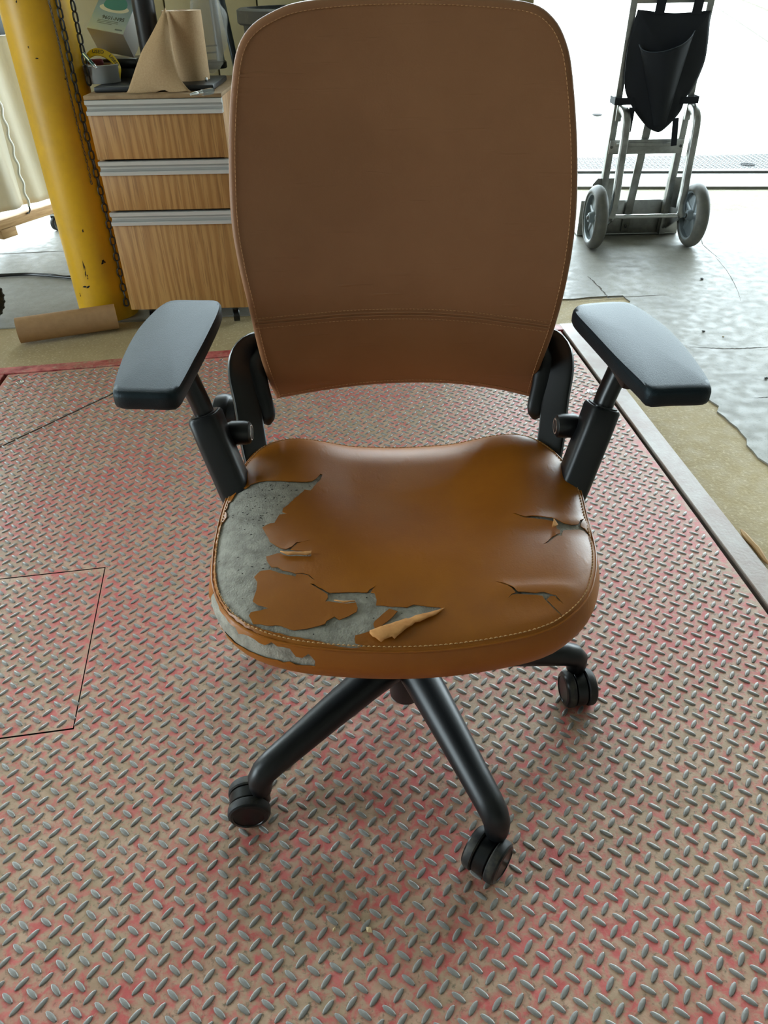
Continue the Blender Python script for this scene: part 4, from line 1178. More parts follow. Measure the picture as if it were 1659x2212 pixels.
# respirator box
A = gy(266, 75, 2.965); B = gy(187, 60, 3.00)
e1 = (B - A); l1 = e1.length; e1.normalize()
C = gy(262, -18, 3.10); e2 = (C - B); e2 = (e2 - e1 * e2.dot(e1)).normalized(); e3 = e1.cross(e2)
if e3.z > 0: e3 = -e3
l2, l3 = .17, .095
bx = thing('respirator_box', (A + e1 * l1 / 2 + e3 * l3), 'white and blue respirator mask box tilted behind the grey tape roll', 'box')
Mx = Matrix((e1, e2, e3)).transposed()
MB().box(A + e1 * l1 / 2 + e2 * l2 / 2 + e3 * l3 / 2, (l1, l2, l3), bev=.001, M=Mx).build('carton', white_card, bx, smooth=30)
def grad_material():
    M = bpy.data.materials.new('box_print'); M.use_nodes = True; N = M.node_tree.nodes; L = M.node_tree.links
    tc = N.new('ShaderNodeTexCoord'); vm = N.new('ShaderNodeVectorMath'); vm.operation = 'DOT_PRODUCT'; vm.inputs[1].default_value = e2
    off = (A - parent_origin(bx))
    sb = N.new('ShaderNodeVectorMath'); sb.operation = 'SUBTRACT'; sb.inputs[1].default_value = off
    L.new(tc.outputs['Object'], sb.inputs[0]); L.new(sb.outputs['Vector'], vm.inputs[0])
    mr = N.new('ShaderNodeMapRange'); mr.inputs['From Max'].default_value = l2; L.new(vm.outputs['Value'], mr.inputs['Value'])
    cr = N.new('ShaderNodeValToRGB'); cr.color_ramp.elements[0].color = rgb(206, 226, 230); cr.color_ramp.elements[1].color = rgb(40, 98, 168)
    e = cr.color_ramp.elements.new(.35); e.color = rgb(160, 196, 222)
    L.new(mr.outputs['Result'], cr.inputs['Fac']); L.new(cr.outputs['Color'], N['Principled BSDF'].inputs['Base Color']); N['Principled BSDF'].inputs['Roughness'].default_value = .35
    return M
nf = -e3
low = min((A + e1 * (l1 * i_) + e2 * (l2 * j_) + e3 * l3) for i_ in (0, 1) for j_ in (0, 1)) if False else min([(A + e1 * (l1 * i_) + e2 * (l2 * j_) + e3 * l3) for i_ in (0, 1) for j_ in (0, 1)], key=lambda p: p.z)
ccx = (A + e1 * l1 / 2).x + .01
hc_ = low.z - CT - .001
case = thing('tool_case', (ccx, low.y + .05, CT), 'dark plastic case propping up the tilted respirator box', 'case')
MB().box((ccx, low.y + .055, CT + hc_ * .32), (.13, .12, hc_ * .62), bev=.006).build('case_body', black_plastic, case, smooth=40)
MB().box((ccx, low.y + .055, CT + hc_ * .82), (.134, .124, hc_ * .35), bev=.006).build('case_lid', gloss_black, case, smooth=40)
def face_pt(a, b, h=.0006): return A + e1 * (l1 * a) + e2 * (l2 * b) + nf * h
MB().prism([face_pt(.005, .005, 0), face_pt(.995, .005, 0), face_pt(.995, .995, 0), face_pt(.005, .995, 0)], nf, .0006).build('printed_face', grad_material(), bx, smooth=0)
teal = mat('print_teal', rgb(52, 142, 150), .4); ink = mat('print_ink', rgb(34, 40, 52), .5)
q_ = [face_pt(.5 + .32 * math.cos(t), .62 + .22 * math.sin(t) * (1 if math.sin(t) > 0 else .5), .0008) for t in np.linspace(0, 2 * math.pi, 24, endpoint=False)]
MB().add(q_, [tuple(range(24))]).build('printed_mask', teal, bx, smooth=0)
q_ = [face_pt(.5 + .40 * math.cos(t), .55 + .10 * math.sin(t), .00075) for t in np.linspace(0, 2 * math.pi, 24, endpoint=False)]
MB().add(q_, [tuple(range(24))]).build('printed_mask_rim', mat('print_white', rgb(226, 236, 240), .4), bx, smooth=0)
def text(body, size, org, ex, ey, material, parent, align='LEFT'):
    cu = bpy.data.curves.new('lettering', 'FONT'); cu.body = body; cu.size = size; cu.align_x = align; cu.extrude = .0002
    o = bpy.data.objects.new('lettering', cu); COL.objects.link(o); cu.materials.append(material)
    ez = ex.cross(ey).normalized(); M = Matrix((ex, ey, ez)).transposed().to_4x4()
    M.translation = org - parent_origin(parent)
    dg = bpy.context.evaluated_depsgraph_get(); dg.update()
    me = bpy.data.meshes.new_from_object(o.evaluated_get(dg)); bpy.data.objects.remove(o)
    o = bpy.data.objects.new('lettering', me); COL.objects.link(o); me.materials.clear(); me.materials.append(material)
    o.parent = parent; o.matrix_local = M
    return o
tx = -e1
text('9601-N95', .020, face_pt(.72, .28, .001), tx, e2, ink, bx)
for k in range(3):
    c0 = face_pt(.80, .235 - k * .035, .0009)
    MB().prism([c0, c0 + tx * (.075 - .02 * (k == 2)), c0 + tx * (.075 - .02 * (k == 2)) + e2 * .0022, c0 + e2 * .0022], nf, .0002).build('small_print', mat('print_grey', rgb(120, 140, 150), .5), bx, smooth=0)
c0 = face_pt(.26, .06, .0009); MB().prism([c0, c0 + tx * .026, c0 + tx * .026 + e2 * .006, c0 + e2 * .006], nf, .0002).build('small_print', mat('print_grey', rgb(120, 140, 150), .5), bx, smooth=0)
# grey tape roll
g = gz(223, 178, TT); GX, GY_ = g.x, g.y + .005
tp = thing('tape_roll', (GX, GY_, TT), 'fat grey duct tape roll lying at the cabinet corner', 'tape')
MB().lathe([(.038, 0), (.0565, 0), (.0575, .001), (.0575, .051), (.0565, .052), (.038, .052)], (GX, GY_, TT), (0, 0, 1), 48, closed=True).build('tape', grey_tape, tp, smooth=40)
MB().lathe([(.035, 0), (.0385, 0), (.0385, .0525), (.035, .0525)], (GX, GY_, TT), (0, 0, 1), 40, closed=True).build('core', cardboard, tp, smooth=40)
# yellow printed tape arching up behind the grey roll
YY = 2.925
yp = catmull([tuple(gy(u, v, YY)) for u, v in ((185, 160), (185, 138), (189, 124), (198, 115), (211, 112), (226, 116), (241, 126), (252, 140), (258, 155), (259, 176))], 48, False)
yp[:, 2] = np.maximum(yp[:, 2], CT + .003)
yb = thing('tape_loop', (yp[:, 0].mean(), YY, CT), 'loop of yellow tape with black USED print behind the grey tape roll', 'tape')
axd = Vector((.05, .62, .78)).normalized()
sec = [(-.012, -.0018), (.012, -.0018), (.012, .0018), (-.012, .0018)]
MB().tube([tuple(p) for p in yp], 1.0, section=sec, up=tuple(axd)).build('tape', mat('yellow_tape', rgb(236, 200, 30), .4), yb, smooth=30)
for k_ in (9, 21, 33):
    pc = Vector(yp[k_]); tan = (Vector(yp[k_ + 2]) - Vector(yp[k_ - 2])).normalized()
    ey_ = (axd - tan * axd.dot(tan)).normalized(); rad = tan.cross(ey_)
    text('USED', .0165, pc + rad * .0022 - ey_ * .0058, tan, ey_, ink, yb, 'CENTER')
# pen lying on the tape
p0 = gy(180, 116, 2.84); p1 = gy(209, 148, 2.815)
pen = thing('pen', p1, 'dark green pen leaning on the grey tape roll', 'pen')
pgreen = mat('pen_green', rgb(20, 66, 48), .3)
MB().tube([p0, p0.lerp(p1, .8)], .0055, n=12).build('barrel', pgreen, pen)
MB().tube([p0.lerp(p1, .8), p1], [.0055, .002], n=12).build('tip', chrome, pen)
dn = Vector((0, -.006, .003)); MB().tube([p0.lerp(p1, .05) + dn, p0.lerp(p1, .5) + dn], .0014, n=8).build('clip', mat('pen_clip', rgb(200, 190, 120), .3, .6), pen)
# red clip behind
c = gy(205, 137, 2.95); rb = MB(); rb.box(c, (.06, .02, .028), bev=.008); tag(rb.build('marker_cap', mat('dull_red', rgb(120, 40, 52), .5), None, smooth=50), 'dull red object half hidden behind the grey tape roll', 'cap')
# thick black pole
pb = gy(318, 60, 2.925)
pole = thing('stand_pole', (pb.x, 2.925, TT), 'thick black upright pole on the cabinet behind the kraft sheet', 'pole')
MB().cyl((pb.x, 2.925, TT + .006), (pb.x, 2.925, 1.45), .036, 32, bev=.002).build('tube', black_plastic, pole, smooth=40)
MB().cyl((pb.x, 2.925, TT), (pb.x, 2.925, TT + .008), .050, 32, bev=.002).build('foot', black_plastic, pole, smooth=40)
# grey stand tubes at the cabinet edge with a round black foot
f0 = gz(464, 147, CT); std = thing('tube_stand', (f0.x, f0.y, CT), 'grey steel tube standing on a round black foot behind the paper roll', 'stand')
MB().lathe([(0, 0), (.048, 0), (.05, .003), (.05, .022), (.046, .026), (0, .027)], (f0.x, f0.y, CT), (0, 0, 1), 32).build('foot', black_plastic, std, smooth=40)
q1 = gy(478, 135, f0.y); q2 = gy(455, -30, f0.y + .02)
MB().tube([Vector((q1.x, f0.y, CT + .02)), q1, q2], .015, n=16).build('tube', mat('grey_tube', rgb(92, 98, 100), .4, .3), std, smooth=60)
for vpx in (98, 113):
    MB().tube([gy(438, vpx + 2, f0.y - .03), gy(468, vpx, f0.y - .01)], .0028, n=8).build('rod', gloss_black, std)
q3 = gy(474, -20, f0.y + .06); q4 = gy(512, 152, f0.y + .06); q5 = Vector((q4.x + (q4.x - q3.x) * .6, q4.y + .01, .02))
ln_ = thing('leaning_pipe', (q5.x, q5.y, 0), 'dark steel pipe leaning beside the cabinet and bin', 'pipe')
q5 = q3 + (q4 - q3) * ((q3.z - .012) / (q3.z - q4.z)); ln_.location = (q5.x, q5.y, 0)
MB().tube([q3 + (q3 - q4) * .8, q5], .0135, n=18).build('pipe', mat('pipe_grey', rgb(70, 78, 82), .3, .5), ln_, smooth=60)
MB().tube([q5 + (q3 - q5).normalized() * .03, q5], .0155, n=18).build('end_cap', black_plastic, ln_, smooth=60)
# clear plastic bag behind the roll
pl = bpy.data.materials.new('clear_plastic'); pl.use_nodes = True
b_ = pl.node_tree.nodes['Principled BSDF']; b_.inputs['Base Color'].default_value = rgb(196, 200, 200); b_.inputs['Roughness'].default_value = .25; b_.inputs['Alpha'].default_value = .38
tcn = pl.node_tree.nodes.new('ShaderNodeTexNoise'); tcn.inputs['Scale'].default_value = 25; bpn = pl.node_tree.nodes.new('ShaderNodeBump'); bpn.inputs['Strength'].default_value = .6; bpn.inputs['Distance'].default_value = .004
pl.node_tree.links.new(tcn.outputs['Fac'], bpn.inputs['Height']); pl.node_tree.links.new(bpn.outputs['Normal'], b_.inputs['Normal'])
vs_ = []; fs = []; nr, nc = 22, 22
bc = gy(448, 60, 3.05)
for i in range(nr):
    th = math.pi * i / (nr - 1)
    for j in range(nc):
        ph = 2 * math.pi * j / nc
        k = 1 + .28 * noise.noise((math.sin(th) * math.cos(ph) * 2.2, math.sin(th) * math.sin(ph) * 2.2, math.cos(th) * 2.2))
        zz = bc.z + .13 * math.cos(th) * k
        vs_.append((bc.x + .060 * math.sin(th) * math.cos(ph) * k, bc.y + .03 + .045 * math.sin(th) * math.sin(ph) * k, max(zz, CT + .001)))
for i in range(nr - 1):
    for j in range(nc): fs.append((i * nc + j, i * nc + (j + 1) % nc, (i + 1) * nc + (j + 1) % nc, (i + 1) * nc + j))
tag(MB().add(vs_, fs).build('plastic_bag', pl, None, smooth=80), 'crumpled clear plastic bag behind the kraft paper roll', 'bag')
# air hose fitting
p0 = gz(412, 204, CT + .008); p1 = gz(461, 196, CT + .008); fit = thing('hose_fitting', (p0.x, p0.y, CT), 'small silver hose fitting lying at the cabinet front edge', 'fitting')
d_ = (p1 - p0); L_ = d_.length
MB().lathe([(0, 0), (.004, 0), (.0065, L_ * .18), (.005, L_ * .30), (.007, L_ * .33), (.007, L_ * .5), (0, L_ * .5)], p0, d_, 18).build('nipple', chrome, fit, smooth=40)
MB().lathe([(0, L_ * .5), (.0095, L_ * .5), (.0095, L_ * .95), (.006, L_), (0, L_)], p0, d_, 6).build('hex_nut', chrome, fit, smooth=20)
# screw standing on the tray
c = gz(446, 176, TT); MBs = MB(); MBs.cyl((c.x, c.y, TT), (c.x, c.y, TT + .012), .0045, 12, bev=.001); tag(MBs.build('screw', chrome, None), 'tiny silver screw head on the tray beside the paper roll', 'screw')
# grey bin behind
rimc = gy(509, 18, 3.40); BX, BY, BR_ = rimc.x + .245, 3.43, .245; BZ = gy(530, 22, 3.20).z
bi = thing('round_bin', (BX, BY, 0), 'round grey plastic bin against the wall behind the chair', 'bin')
MB().lathe([(0, .012), (.17, .012), (.18, .02), (.225, BZ - .05), (.219, BZ - .05), (.172, .03), (0, .025)], (BX, BY, 0), (0, 0, 1), 56).build('body', bin_grey, bi, smooth=50)
MB().lathe([(.205, BZ), (.235, BZ), (.245, BZ - .006), (.246, BZ - .045), (.238, BZ - .052), (.222, BZ - .05), (.212, BZ - .03)], (BX, BY, 0), (0, 0, 1), 56, closed=True).build('rim', bin_grey, bi, smooth=40)
MB().lathe([(.16, 0), (.175, 0), (.175, .015), (.16, .015)], (BX, BY, 0), (0, 0, 1), 40, closed=True).build('foot_ring', bin_grey, bi, smooth=40)

# ------------------------------------------------------------------ left side of the hall
# cardboard tube on the floor
a = Vector((-1.335, 2.612, .046)); b = Vector((-1.005, 2.735, .046))
mb = MB(); d_ = b - a
mb.lathe([(.046, 0), (.046, d_.length), (.0395, d_.length), (.0395, 0)], a, d_, 48, closed=True)
tag(mb.build('cardboard_tube', cardboard, None, smooth=40), 'brown cardboard tube lying on the floor against the yellow post', 'tube')
# black cable
pts = catmull([(gz(u, v, .006).x, gz(u, v, .006).y, .006) for u, v in ((-160, 606), (-60, 598), (0, 596), (60, 593), (110, 596), (165, 601), (230, 604), (300, 590))], 60, False)
pts2 = catmull([(gz(u, v, .006).x, gz(u, v, .006).y, .006) for u, v in ((-160, 600), (-60, 594), (0, 593), (60, 591), (110, 593), (150, 597), (185, 585), (260, 570))], 60, False)
cord = tag(MB().tube([tuple(p) for p in pts], .005, n=8).build('power_cord', gloss_black, None), 'black power cord running across the grey floor to the yellow post', 'cord')
MB().tube([tuple(p) for p in pts2], .004, n=8).build('second_strand', gloss_black, cord)
# cart wheel at the picture edge
wc = gz(-38, 704, 0); wr_ = .108
cw = thing('cart_wheel', (wc.x, wc.y, 0), 'black knobbly rubber wheel standing on the floor beside the cardboard tube', 'wheel')
axw = Vector((.55, -.83, 0)).normalized(); cc_ = Vector((wc.x, wc.y, wr_))
MB().lathe([(.058, -.022), (.078, -.030), (.099, -.026), (wr_ - .001, -.012), (wr_ - .0005, .012), (.099, .026), (.078, .030), (.058, .022)], cc_, axw, 48, closed=True).build('tyre', rubber, cw, smooth=50)
MB().lathe([(0, -.022), (.012, -.022), (.014, -.015), (.059, -.012), (.059, .012), (.014, .015), (.012, .022), (0, .022)], cc_, axw, 32).build('hub', steel_dark, cw, smooth=40)
e1w = axw.cross(Vector((0, 0, 1))).normalized()
for k in range(28):
    a = 2 * math.pi * k / 28
    for s_ in (-1, 1):
        p = cc_ + (e1w * math.cos(a + s_ * .05) + Vector((0, 0, 1)) * math.sin(a + s_ * .05)) * (wr_ - .004) + axw * s_ * .013
        MB().box(p, (.010, .013, .010), bev=.002).build('tread_knob', rubber, cw, smooth=30) if p.z > .008 else None
# tarp curtain on a lumber frame with casters
r0 = gz(-60, 503, .115); r1 = gz(128, 443, .115); d_ = (r1 - r0); d_.z = 0; d_.normalize(); nrm = Vector((d_.y, -d_.x, 0))
A0 = r0 - d_ * .5; A1 = r1 + d_ * .35
ct = thing('tarp_rack', ((A0 + A1) / 2 - Vector((0, 0, .115))), 'white tarp hung on a wheeled lumber frame behind the yellow post', 'rack')
Mr = Matrix((d_, nrm * -1, Vector((0, 0, 1)))).transposed()
def bar(p, q_, w_, h_, name, m_):
    c = (p + q_) / 2; L_ = (q_ - p).length
    return MB().box(c, (L_, w_, h_), bev=.002, M=Mr).build(name, m_, ct, smooth=30)
z_ = Vector((0, 0, 1))
bar(A0 + z_ * 0.0, A1 + z_ * 0.0, .06, .045, 'bottom_rail', lumber)
bar(A0 + z_ * 1.55, A1 + z_ * 1.55, .04, .08, 'top_rail', lumber)
for p in (A0, A1): 
    MB().box(p + z_ * .78, (.04, .04, 1.5), bev=.002, M=Mr).build('upright', lumber, ct, smooth=30)
MB().box(r0 + d_ * .18 - z_ * .04, (.09, .06, .05), bev=.002, M=Mr).build('spacer_block', lumber, ct, smooth=30)
def panel(s0_, s1_, z0_, z1_, ph, name='tarp_panel', m_=None, amp=.02):
    n1, n2 = 30, 24; vs_ = []; fs = []; Lt = (A1 - A0).length
    for i in range(n1):
        for j in range(n2):
            s_ = s0_ + (s1_ - s0_) * i / (n1 - 1); t = j / (n2 - 1); zz = z0_ + (z1_ - z0_) * t
            p = A0 + d_ * (Lt * s_) + nrm * (amp * math.sin(s_ * 26 + ph + t * .8) * (1 - .4 * t) + .012 * math.sin(s_ * 60 + t * 3)); p = Vector((p.x, p.y, zz)); vs_.append(p)
    for i in range(n1 - 1):
        for j in range(n2 - 1): fs.append((i * n2 + j, (i + 1) * n2 + j, (i + 1) * n2 + j + 1, i * n2 + j + 1))
    o = MB().add(vs_, fs).build(name, m_ or tarp_mat, ct, smooth=80); md = o.modifiers.new('thickness', 'SOLIDIFY'); md.thickness = .0015; return o
tarp_mat = bpy.data.materials.new('tarp_cloth'); tarp_mat.use_nodes = True
N = tarp_mat.node_tree.nodes; L = tarp_mat.node_tree.links
tr_ = N.new('ShaderNodeBsdfTranslucent'); tr_.inputs['Color'].default_value = rgb(214, 200, 166); mxs = N.new('ShaderNodeMixShader'); mxs.inputs['Fac'].default_value = .22
N['Principled BSDF'].inputs['Base Color'].default_value = rgb(214, 206, 186); N['Principled BSDF'].inputs['Roughness'].default_value = .5
nz_ = N.new('ShaderNodeTexNoise'); nz_.inputs['Scale'].default_value = 9; bp_ = N.new('ShaderNodeBump'); bp_.inputs['Strength'].default_value = .25; bp_.inputs['Distance'].default_value = .01
L.new(nz_.outputs['Fac'], bp_.inputs['Height']); L.new(bp_.outputs['Normal'], N['Principled BSDF'].inputs['Normal'])
L.new(N['Principled BSDF'].outputs[0], mxs.inputs[1]); L.new(tr_.outputs[0], mxs.inputs[2]); L.new(mxs.outputs[0], N['Material Output'].inputs['Surface'])
Lt = (A1 - A0).length
sj = ((gz(34, 462, .115) - A0).dot(d_)) / Lt
zt_ = .88
panel(0.0, sj + .010, .165, zt_, 0.4); panel(sj - .004, .99, .160, zt_, 1.2)
bar(A0 + z_ * (zt_ + .055 - .115), A1 + z_ * (zt_ + .055 - .115), .02, .11, 'black_band', mat('band_dark', rgb(24, 34, 40), .5))
panel(0.0, .99, zt_ + .12, 1.62, 2.0, name='upper_panel', m_=mat('pale_board', rgb(206, 192, 160), .7), amp=.004)
# lacing cord hanging at the joint of the panels
lp = [A0 + d_ * (Lt * sj) + nrm * .035 + z_ * (.05 + .8 * t) + d_ * (.006 * math.sin(t * 60)) for t in np.linspace(0, 1, 60)]
MB().tube(lp, .007, n=8).build('lacing_cord', mat('white_cord', rgb(232, 232, 222), .7), ct)
MB().tube([lp[0], lp[0] - z_ * .02, lp[0] - z_ * .032 - d_ * .012, lp[0] - z_ * .03 - d_ * .022], .004, n=8).build('cord_hook', gloss_black, ct)
for wp in (gz(127, 497, 0), A0 + d_ * .1 - z_ * .115):
    wz = Vector((wp.x, wp.y, 0.0)); mb = MB()
    mb.lathe([(0, -.014), (.032, -.014), (.035, -.010), (.035, .010), (.032, .014), (0, .014)], wz + z_ * .035, nrm, 28)
    wo = mb.build('caster_wheel', rubber, ct, smooth=40)
    mb = MB(); mb.box(wz + z_ * .086 + d_ * .0, (.055, .05, .008), M=Mr); 
    for s_ in (-1, 1): mb.box(wz + z_ * .058 + nrm * .019 * s_, (.03, .003, .056), M=Mr)
    mb.build('caster_fork', chrome, ct, smooth=30)

# ------------------------------------------------------------------ hand truck by the dock door
tk = thing('hand_truck', (1.26, 3.68, 0), 'silver aluminium hand truck with grey wheels standing by the open door', 'hand truck')
RY = 3.76
XLr, XRr = 1.085, 1.405
def rail(name, p, q_, w_, dpt, m_=alu):
    p = Vector(p); q_ = Vector(q_); t = (q_ - p).normalized(); L_ = (q_ - p).length
    e = Vector((1, 0, 0)) - t * t.x; e.normalize(); g = t.cross(e); M = Matrix((e, g, t)).transposed()
    return MB().box((p + q_) / 2, (w_, dpt, L_), bev=.004, M=M).build(name, m_, tk, smooth=40)
rail('side_rail', (XLr, RY + .02, .012), (XLr, RY - .03, 1.25), .030, .040)
rail('side_rail', (XRr, RY + .02, .012), (XRr, RY - .03, 1.25), .030, .040)
rail('centre_strut', (1.225, RY + .03, .02), (1.250, RY + .0, .62), .038, .012)
MB().box(((XLr + XRr) / 2, RY - .01, .415), (XRr - XLr + .02, .024, .062), bev=.004).build('cross_bar', alu, tk, smooth=40)
MB().box(((XLr + XRr) / 2, RY - .01, .425), (XRr - XLr - .03, .030, .020), bev=.004).build('cross_bar_rib', alu, tk, smooth=40)
MB().box(((XLr + XRr) / 2, RY - .028, .985), (XRr - XLr, .02, .045), bev=.004).build('cross_bar', alu, tk, smooth=40)
for xx in (XLr, XRr):
    MB().lathe([(0, 0), (.006, 0), (.006, .003), (.004, .005), (0, .0055)], (xx, RY - .022, .415), (0, -1, 0), 12).build('rivet', steel_dark, tk)
# toe plate
mb = MB(); mb.box((1.245, RY + .045, .085), (.50, .008, .165), bev=.003); mb.box((1.245, RY + .16, .006), (.50, .24, .008), bev=.003)
toe = mb.build('toe_plate', alu, tk, smooth=30)
for xx in (XLr, 1.225, XRr):
    MB().lathe([(0, 0), (.008, 0), (.008, .003), (.005, .006), (0, .006)], (xx, RY + .018 if xx == 1.225 else RY - .004, .05), (0, -1, 0), 12).build('bolt', steel_dark, toe)
# axle and wheels
WY, WZ, WR = 3.61, .140, .140
MB().cyl((1.04, WY, WZ), (1.47, WY, WZ), .0095, 20).build('axle', chrome, tk, smooth=40)
for xx in (1.020, 1.480):
    c = Vector((xx, WY, WZ))
    prof = []
    for k in range(17):
        a = -math.pi * .5 + math.pi * k / 16; prof.append((WR - .030 + .030 * math.cos(a), .030 * math.sin(a)))
    prof += [(WR - .034, .027), (WR - .036, 0), (WR - .034, -.027)]
    wh = MB().lathe(prof, c, (1, 0, 0), 56, closed=True).build('wheel', tyre_grey, tk, smooth=50)
    MB().lathe([(WR - .034, -.026), (WR - .034, .026), (WR - .042, .022), (WR - .042, -.022)], c, (1, 0, 0), 48, closed=True).build('rim', hub_grey, wh, smooth=40)
    MB().lathe([(.011, -.034), (.020, -.032), (.026, -.010), (.026, .010), (.020, .032), (.011, .034)], c, (1, 0, 0), 24, closed=True).build('hub', hub_grey, wh, smooth=40)
    MB().lathe([(0, -.040), (.006, -.040), (.012, -.036), (.012, .036), (0, .040)], c, (1, 0, 0), 16).build('axle_nut', steel_dark, wh)
    mb = MB(); mb.lathe([(.024, -.004), (WR - .040, -.004), (WR - .040, .004), (.024, .004)], c, (1, 0, 0), 40, closed=True); mb.build('web', hub_grey, wh, smooth=30)
    for k in range(5):
        a = 2 * math.pi * k / 5 + .4; dv = Vector((0, math.cos(a), math.sin(a)))
        MB().tube([c + dv * .020, c + dv * (WR - .040)], [.016, .013], section=[(math.cos(2 * math.pi * k2 / 10) * .75, math.sin(2 * math.pi * k2 / 10)) for k2 in range(10)], up=(1, 0, 0)).build('spoke', hub_grey, wh, smooth=50)
# curved wheel brackets
for xx, sg in ((XLr + .022, -1), (XRr + .014, 1)):
    path = catmull([(xx - .01, RY - .02, .575), (xx, RY - .055, .570), (xx + .004, RY - .095, .54), (xx + .006, RY - .105, .47), (xx + .002, RY - .12, .36), (xx - .002, RY - .14, .25), (xx - .008, RY - .155, .175), (xx - .02 if sg < 0 else xx + .006, RY - .16, WZ)], 40, False)
    sec = [(-.5, -1), (.5, -1), (.5, 1), (-.5, 1)]
    sec = [(.017 * (math.copysign(abs(math.cos(t)) ** .5, math.cos(t))), .017 * math.copysign(abs(math.sin(t)) ** .5, math.sin(t))) for t in np.linspace(0, 2 * math.pi, 16, endpoint=False)]
    MB().tube([tuple(p) for p in path], 1.0, section=sec, up=(1, 0, 0)).build('wheel_bracket', steel_dark if False else alu, tk, smooth=45)
    MB().box((xx - .014, RY - .012, .560), (.026, .05, .075), bev=.004).build('bracket_clamp', alu, tk, smooth=40)
    # lower gusset to the toe plate
    mb = MB(); mb.prism([(xx - .004, WY - .01, WZ + .03), (xx - .004, WY + .012, WZ - .022), (xx - .004, RY + .02, .03), (xx - .004, RY + .02, .14)], (1, 0, 0), .008)
    mb.build('gusset', alu, tk, smooth=20)
    mb = MB(); mb.prism([(xx + sg * .075, WY + .16, .12), (xx + sg * .075, WY + .16, .25), (xx + sg * .055, WY + .16, .275), (xx - sg * .03, WY + .16, .275), (xx - sg * .03, WY + .16, .12)], (0, 1, 0), .006); mb.build('fender_plate', alu, tk, smooth=20)

# black bag hung on the truck
bag = thing('trolley_bag', (1.24, RY - .06, .50), 'black cloth bag strapped to the hand truck', 'bag')
BYp = RY - .045
bag_px = [(1377, 26), (1379, 21), (1384, 21), (1455, 28), (1531, 23), (1536, 23), (1536, 30), (1531, 75), (1524, 125), (1510, 165), (1492, 198), (1480, 212), (1470, 240), (1452, 262), (1430, 282), (1418, 285), (1400, 276), (1384, 258), (1366, 232), (1352, 200), (1349, 165), (1354, 115), (1364, 70)]
ob = catmull([(gy(u, v, BYp).x, gy(u, v, BYp).z) for u, v in bag_px], 120)
c2 = ob.mean(0); R = []
for f, dy in ((.1, -.040), (.35, -.036), (.6, -.028), (.8, -.017), (.93, -.008), (1.0, -.002), (1.0, .004), (.9, .012), (.4, .016)):
    R.append([(c2[0] + (p[0] - c2[0]) * f, BYp + dy + .006 * noise.noise((p[0] * 14 * f, p[1] * 14 * f, 1)), c2[1] + (p[1] - c2[1]) * f) for p in ob])
bo_ = ring_mesh(R, (c2[0], BYp - .041, c2[1]), (c2[0], BYp + .017, c2[1])).build('body', bag_black, bag, smooth=70)
# gaping front pocket
rimp = [(1381, 96), (1386, 106), (1400, 112), (1420, 113), (1445, 108), (1475, 95), (1492, 80), (1501, 66)]
rc = catmull(rimp, 26, False); tip = gy(1424, 278, BYp - .02)
vs_ = []; fs = []; nT = 18
for i in range(26):
    s_ = i / 25; r3 = gy(rc[i][0], rc[i][1], BYp - .035 - .075 * math.sin(math.pi * s_))
    for j in range(nT):
        t = j / (nT - 1); p = r3.lerp(Vector((tip.x + (s_ - .5) * .045, tip.y, tip.z)), t); p.y -= .018 * math.sin(math.pi * t) * math.sin(math.pi * s_); vs_.append(p)
for i in range(25):
    for j in range(nT - 1): fs.append((i * nT + j, (i + 1) * nT + j, (i + 1) * nT + j + 1, i * nT + j + 1))
po_ = MB().add(vs_, fs).build('pocket', bag_black, bag, smooth=80); md = po_.modifiers.new('thickness', 'SOLIDIFY'); md.thickness = .002
MB().tube([vs_[i * nT] for i in range(26)], .0022, n=6).build('pocket_hem', mat('hem', rgb(34, 44, 54), .6), bag)
def strap(pts, name='strap', w_=.014):
    P = [Vector(p) for p in pts]; sec = [(w_ * a, .0018 * b_) for a, b_ in ((-1, -1), (1, -1), (1, 1), (-1, 1))]
    return MB().tube(P, 1.0, section=sec, up=(0, 0, 1) if abs((P[1] - P[0]).normalized().z) < .7 else (1, 0, 0)).build(name, bag_black, bag, smooth=20)
zs = gy(1350, 218, BYp).z
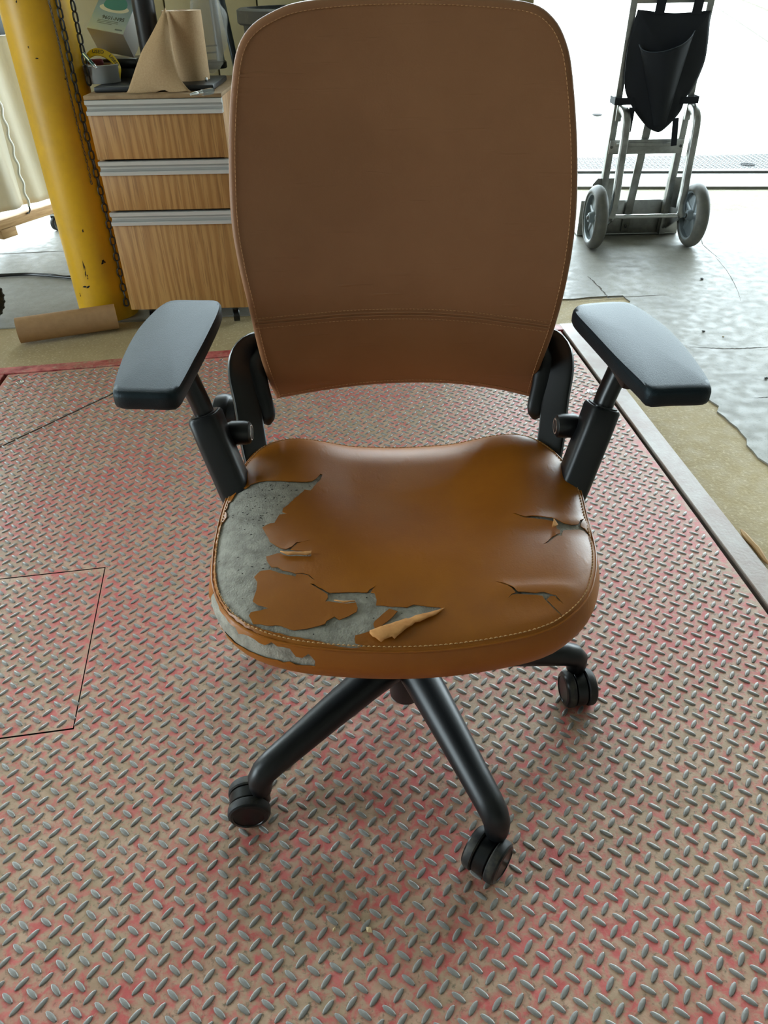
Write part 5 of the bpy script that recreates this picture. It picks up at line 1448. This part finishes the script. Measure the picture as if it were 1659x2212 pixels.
for xx, sg in ((XLr, -1), (XRr, 1)):
    strap([(xx - sg * .07, BYp - .012, zs), (xx, BYp - .016, zs), (xx + sg * .024, BYp - .012, zs), (xx + sg * .024, BYp + .07, zs)])
for (u0, v0, u1, v1) in ((1366, 232, 1356, 285), (1460, 255, 1455, 315)):
    strap([gy(u0, v0, BYp - .02), gy((u0 + u1) / 2, (v0 + v1) / 2, BYp - .025), gy(u1, v1, BYp - .025)], 'hanging_strap', .013)
for u in (1424, 1504):
    a = gy(u, 30, BYp - .01)
    strap([a, a + Vector((0, -.012, .07)), Vector((a.x, RY - .045, .985)), Vector((a.x, RY - .045, 1.02)), Vector((a.x, RY - .01, 1.02))], 'hanging_loop', .020)

# ------------------------------------------------------------------ crumbs and a splinter
cr_ = MB()
for (u, v, L_) in ((722, 2008, .008), (797, 2009, .014), (912, 2057, .004), (600, 1523, .005), (730, 1765, .006), (1545, 1703, .004), (1615, 1919, .007), (375, 1548, .007), (30, 1640, .005), (1240, 1395, .004), (975, 1740, .006), (1280, 1770, .004), (500, 1950, .005)):
    c = gz(u, v, 0); a = random.uniform(0, 3.1); e_ = Vector((math.cos(a), math.sin(a), 0)); g_ = Vector((-e_.y, e_.x, 0)) * L_ * .3; e_ = e_ * L_ * .5
    b0 = Vector((c.x, c.y, .0012))
    cr_.add([b0 - e_, b0 + g_, b0 + e_, b0 - g_, b0 + Vector((0, 0, L_ * .3))], [(0, 1, 4), (1, 2, 4), (2, 3, 4), (3, 0, 4), (3, 2, 1, 0)])
o = cr_.build('crumbs', mat('wood_crumb', rgb(206, 178, 134), .8), None, smooth=0)
tag(o, 'tiny pale wood crumbs scattered over the red tread plate', 'crumbs', kind='stuff')
a = gz(1600, 1148, ST); b = gz(1662, 1226, ST)
pts = [a.lerp(b, t) + Vector((random.uniform(-.003, .003), 0, .006)) for t in np.linspace(0, 1, 8)]
o = MB().tube(pts, [.002, .006, .007, .006, .007, .006, .005, .002], n=6).build('wood_splinter', lumber, None, smooth=20)
tag(o, 'pale wood splinter lying beside the steel edge strip', 'splinter')
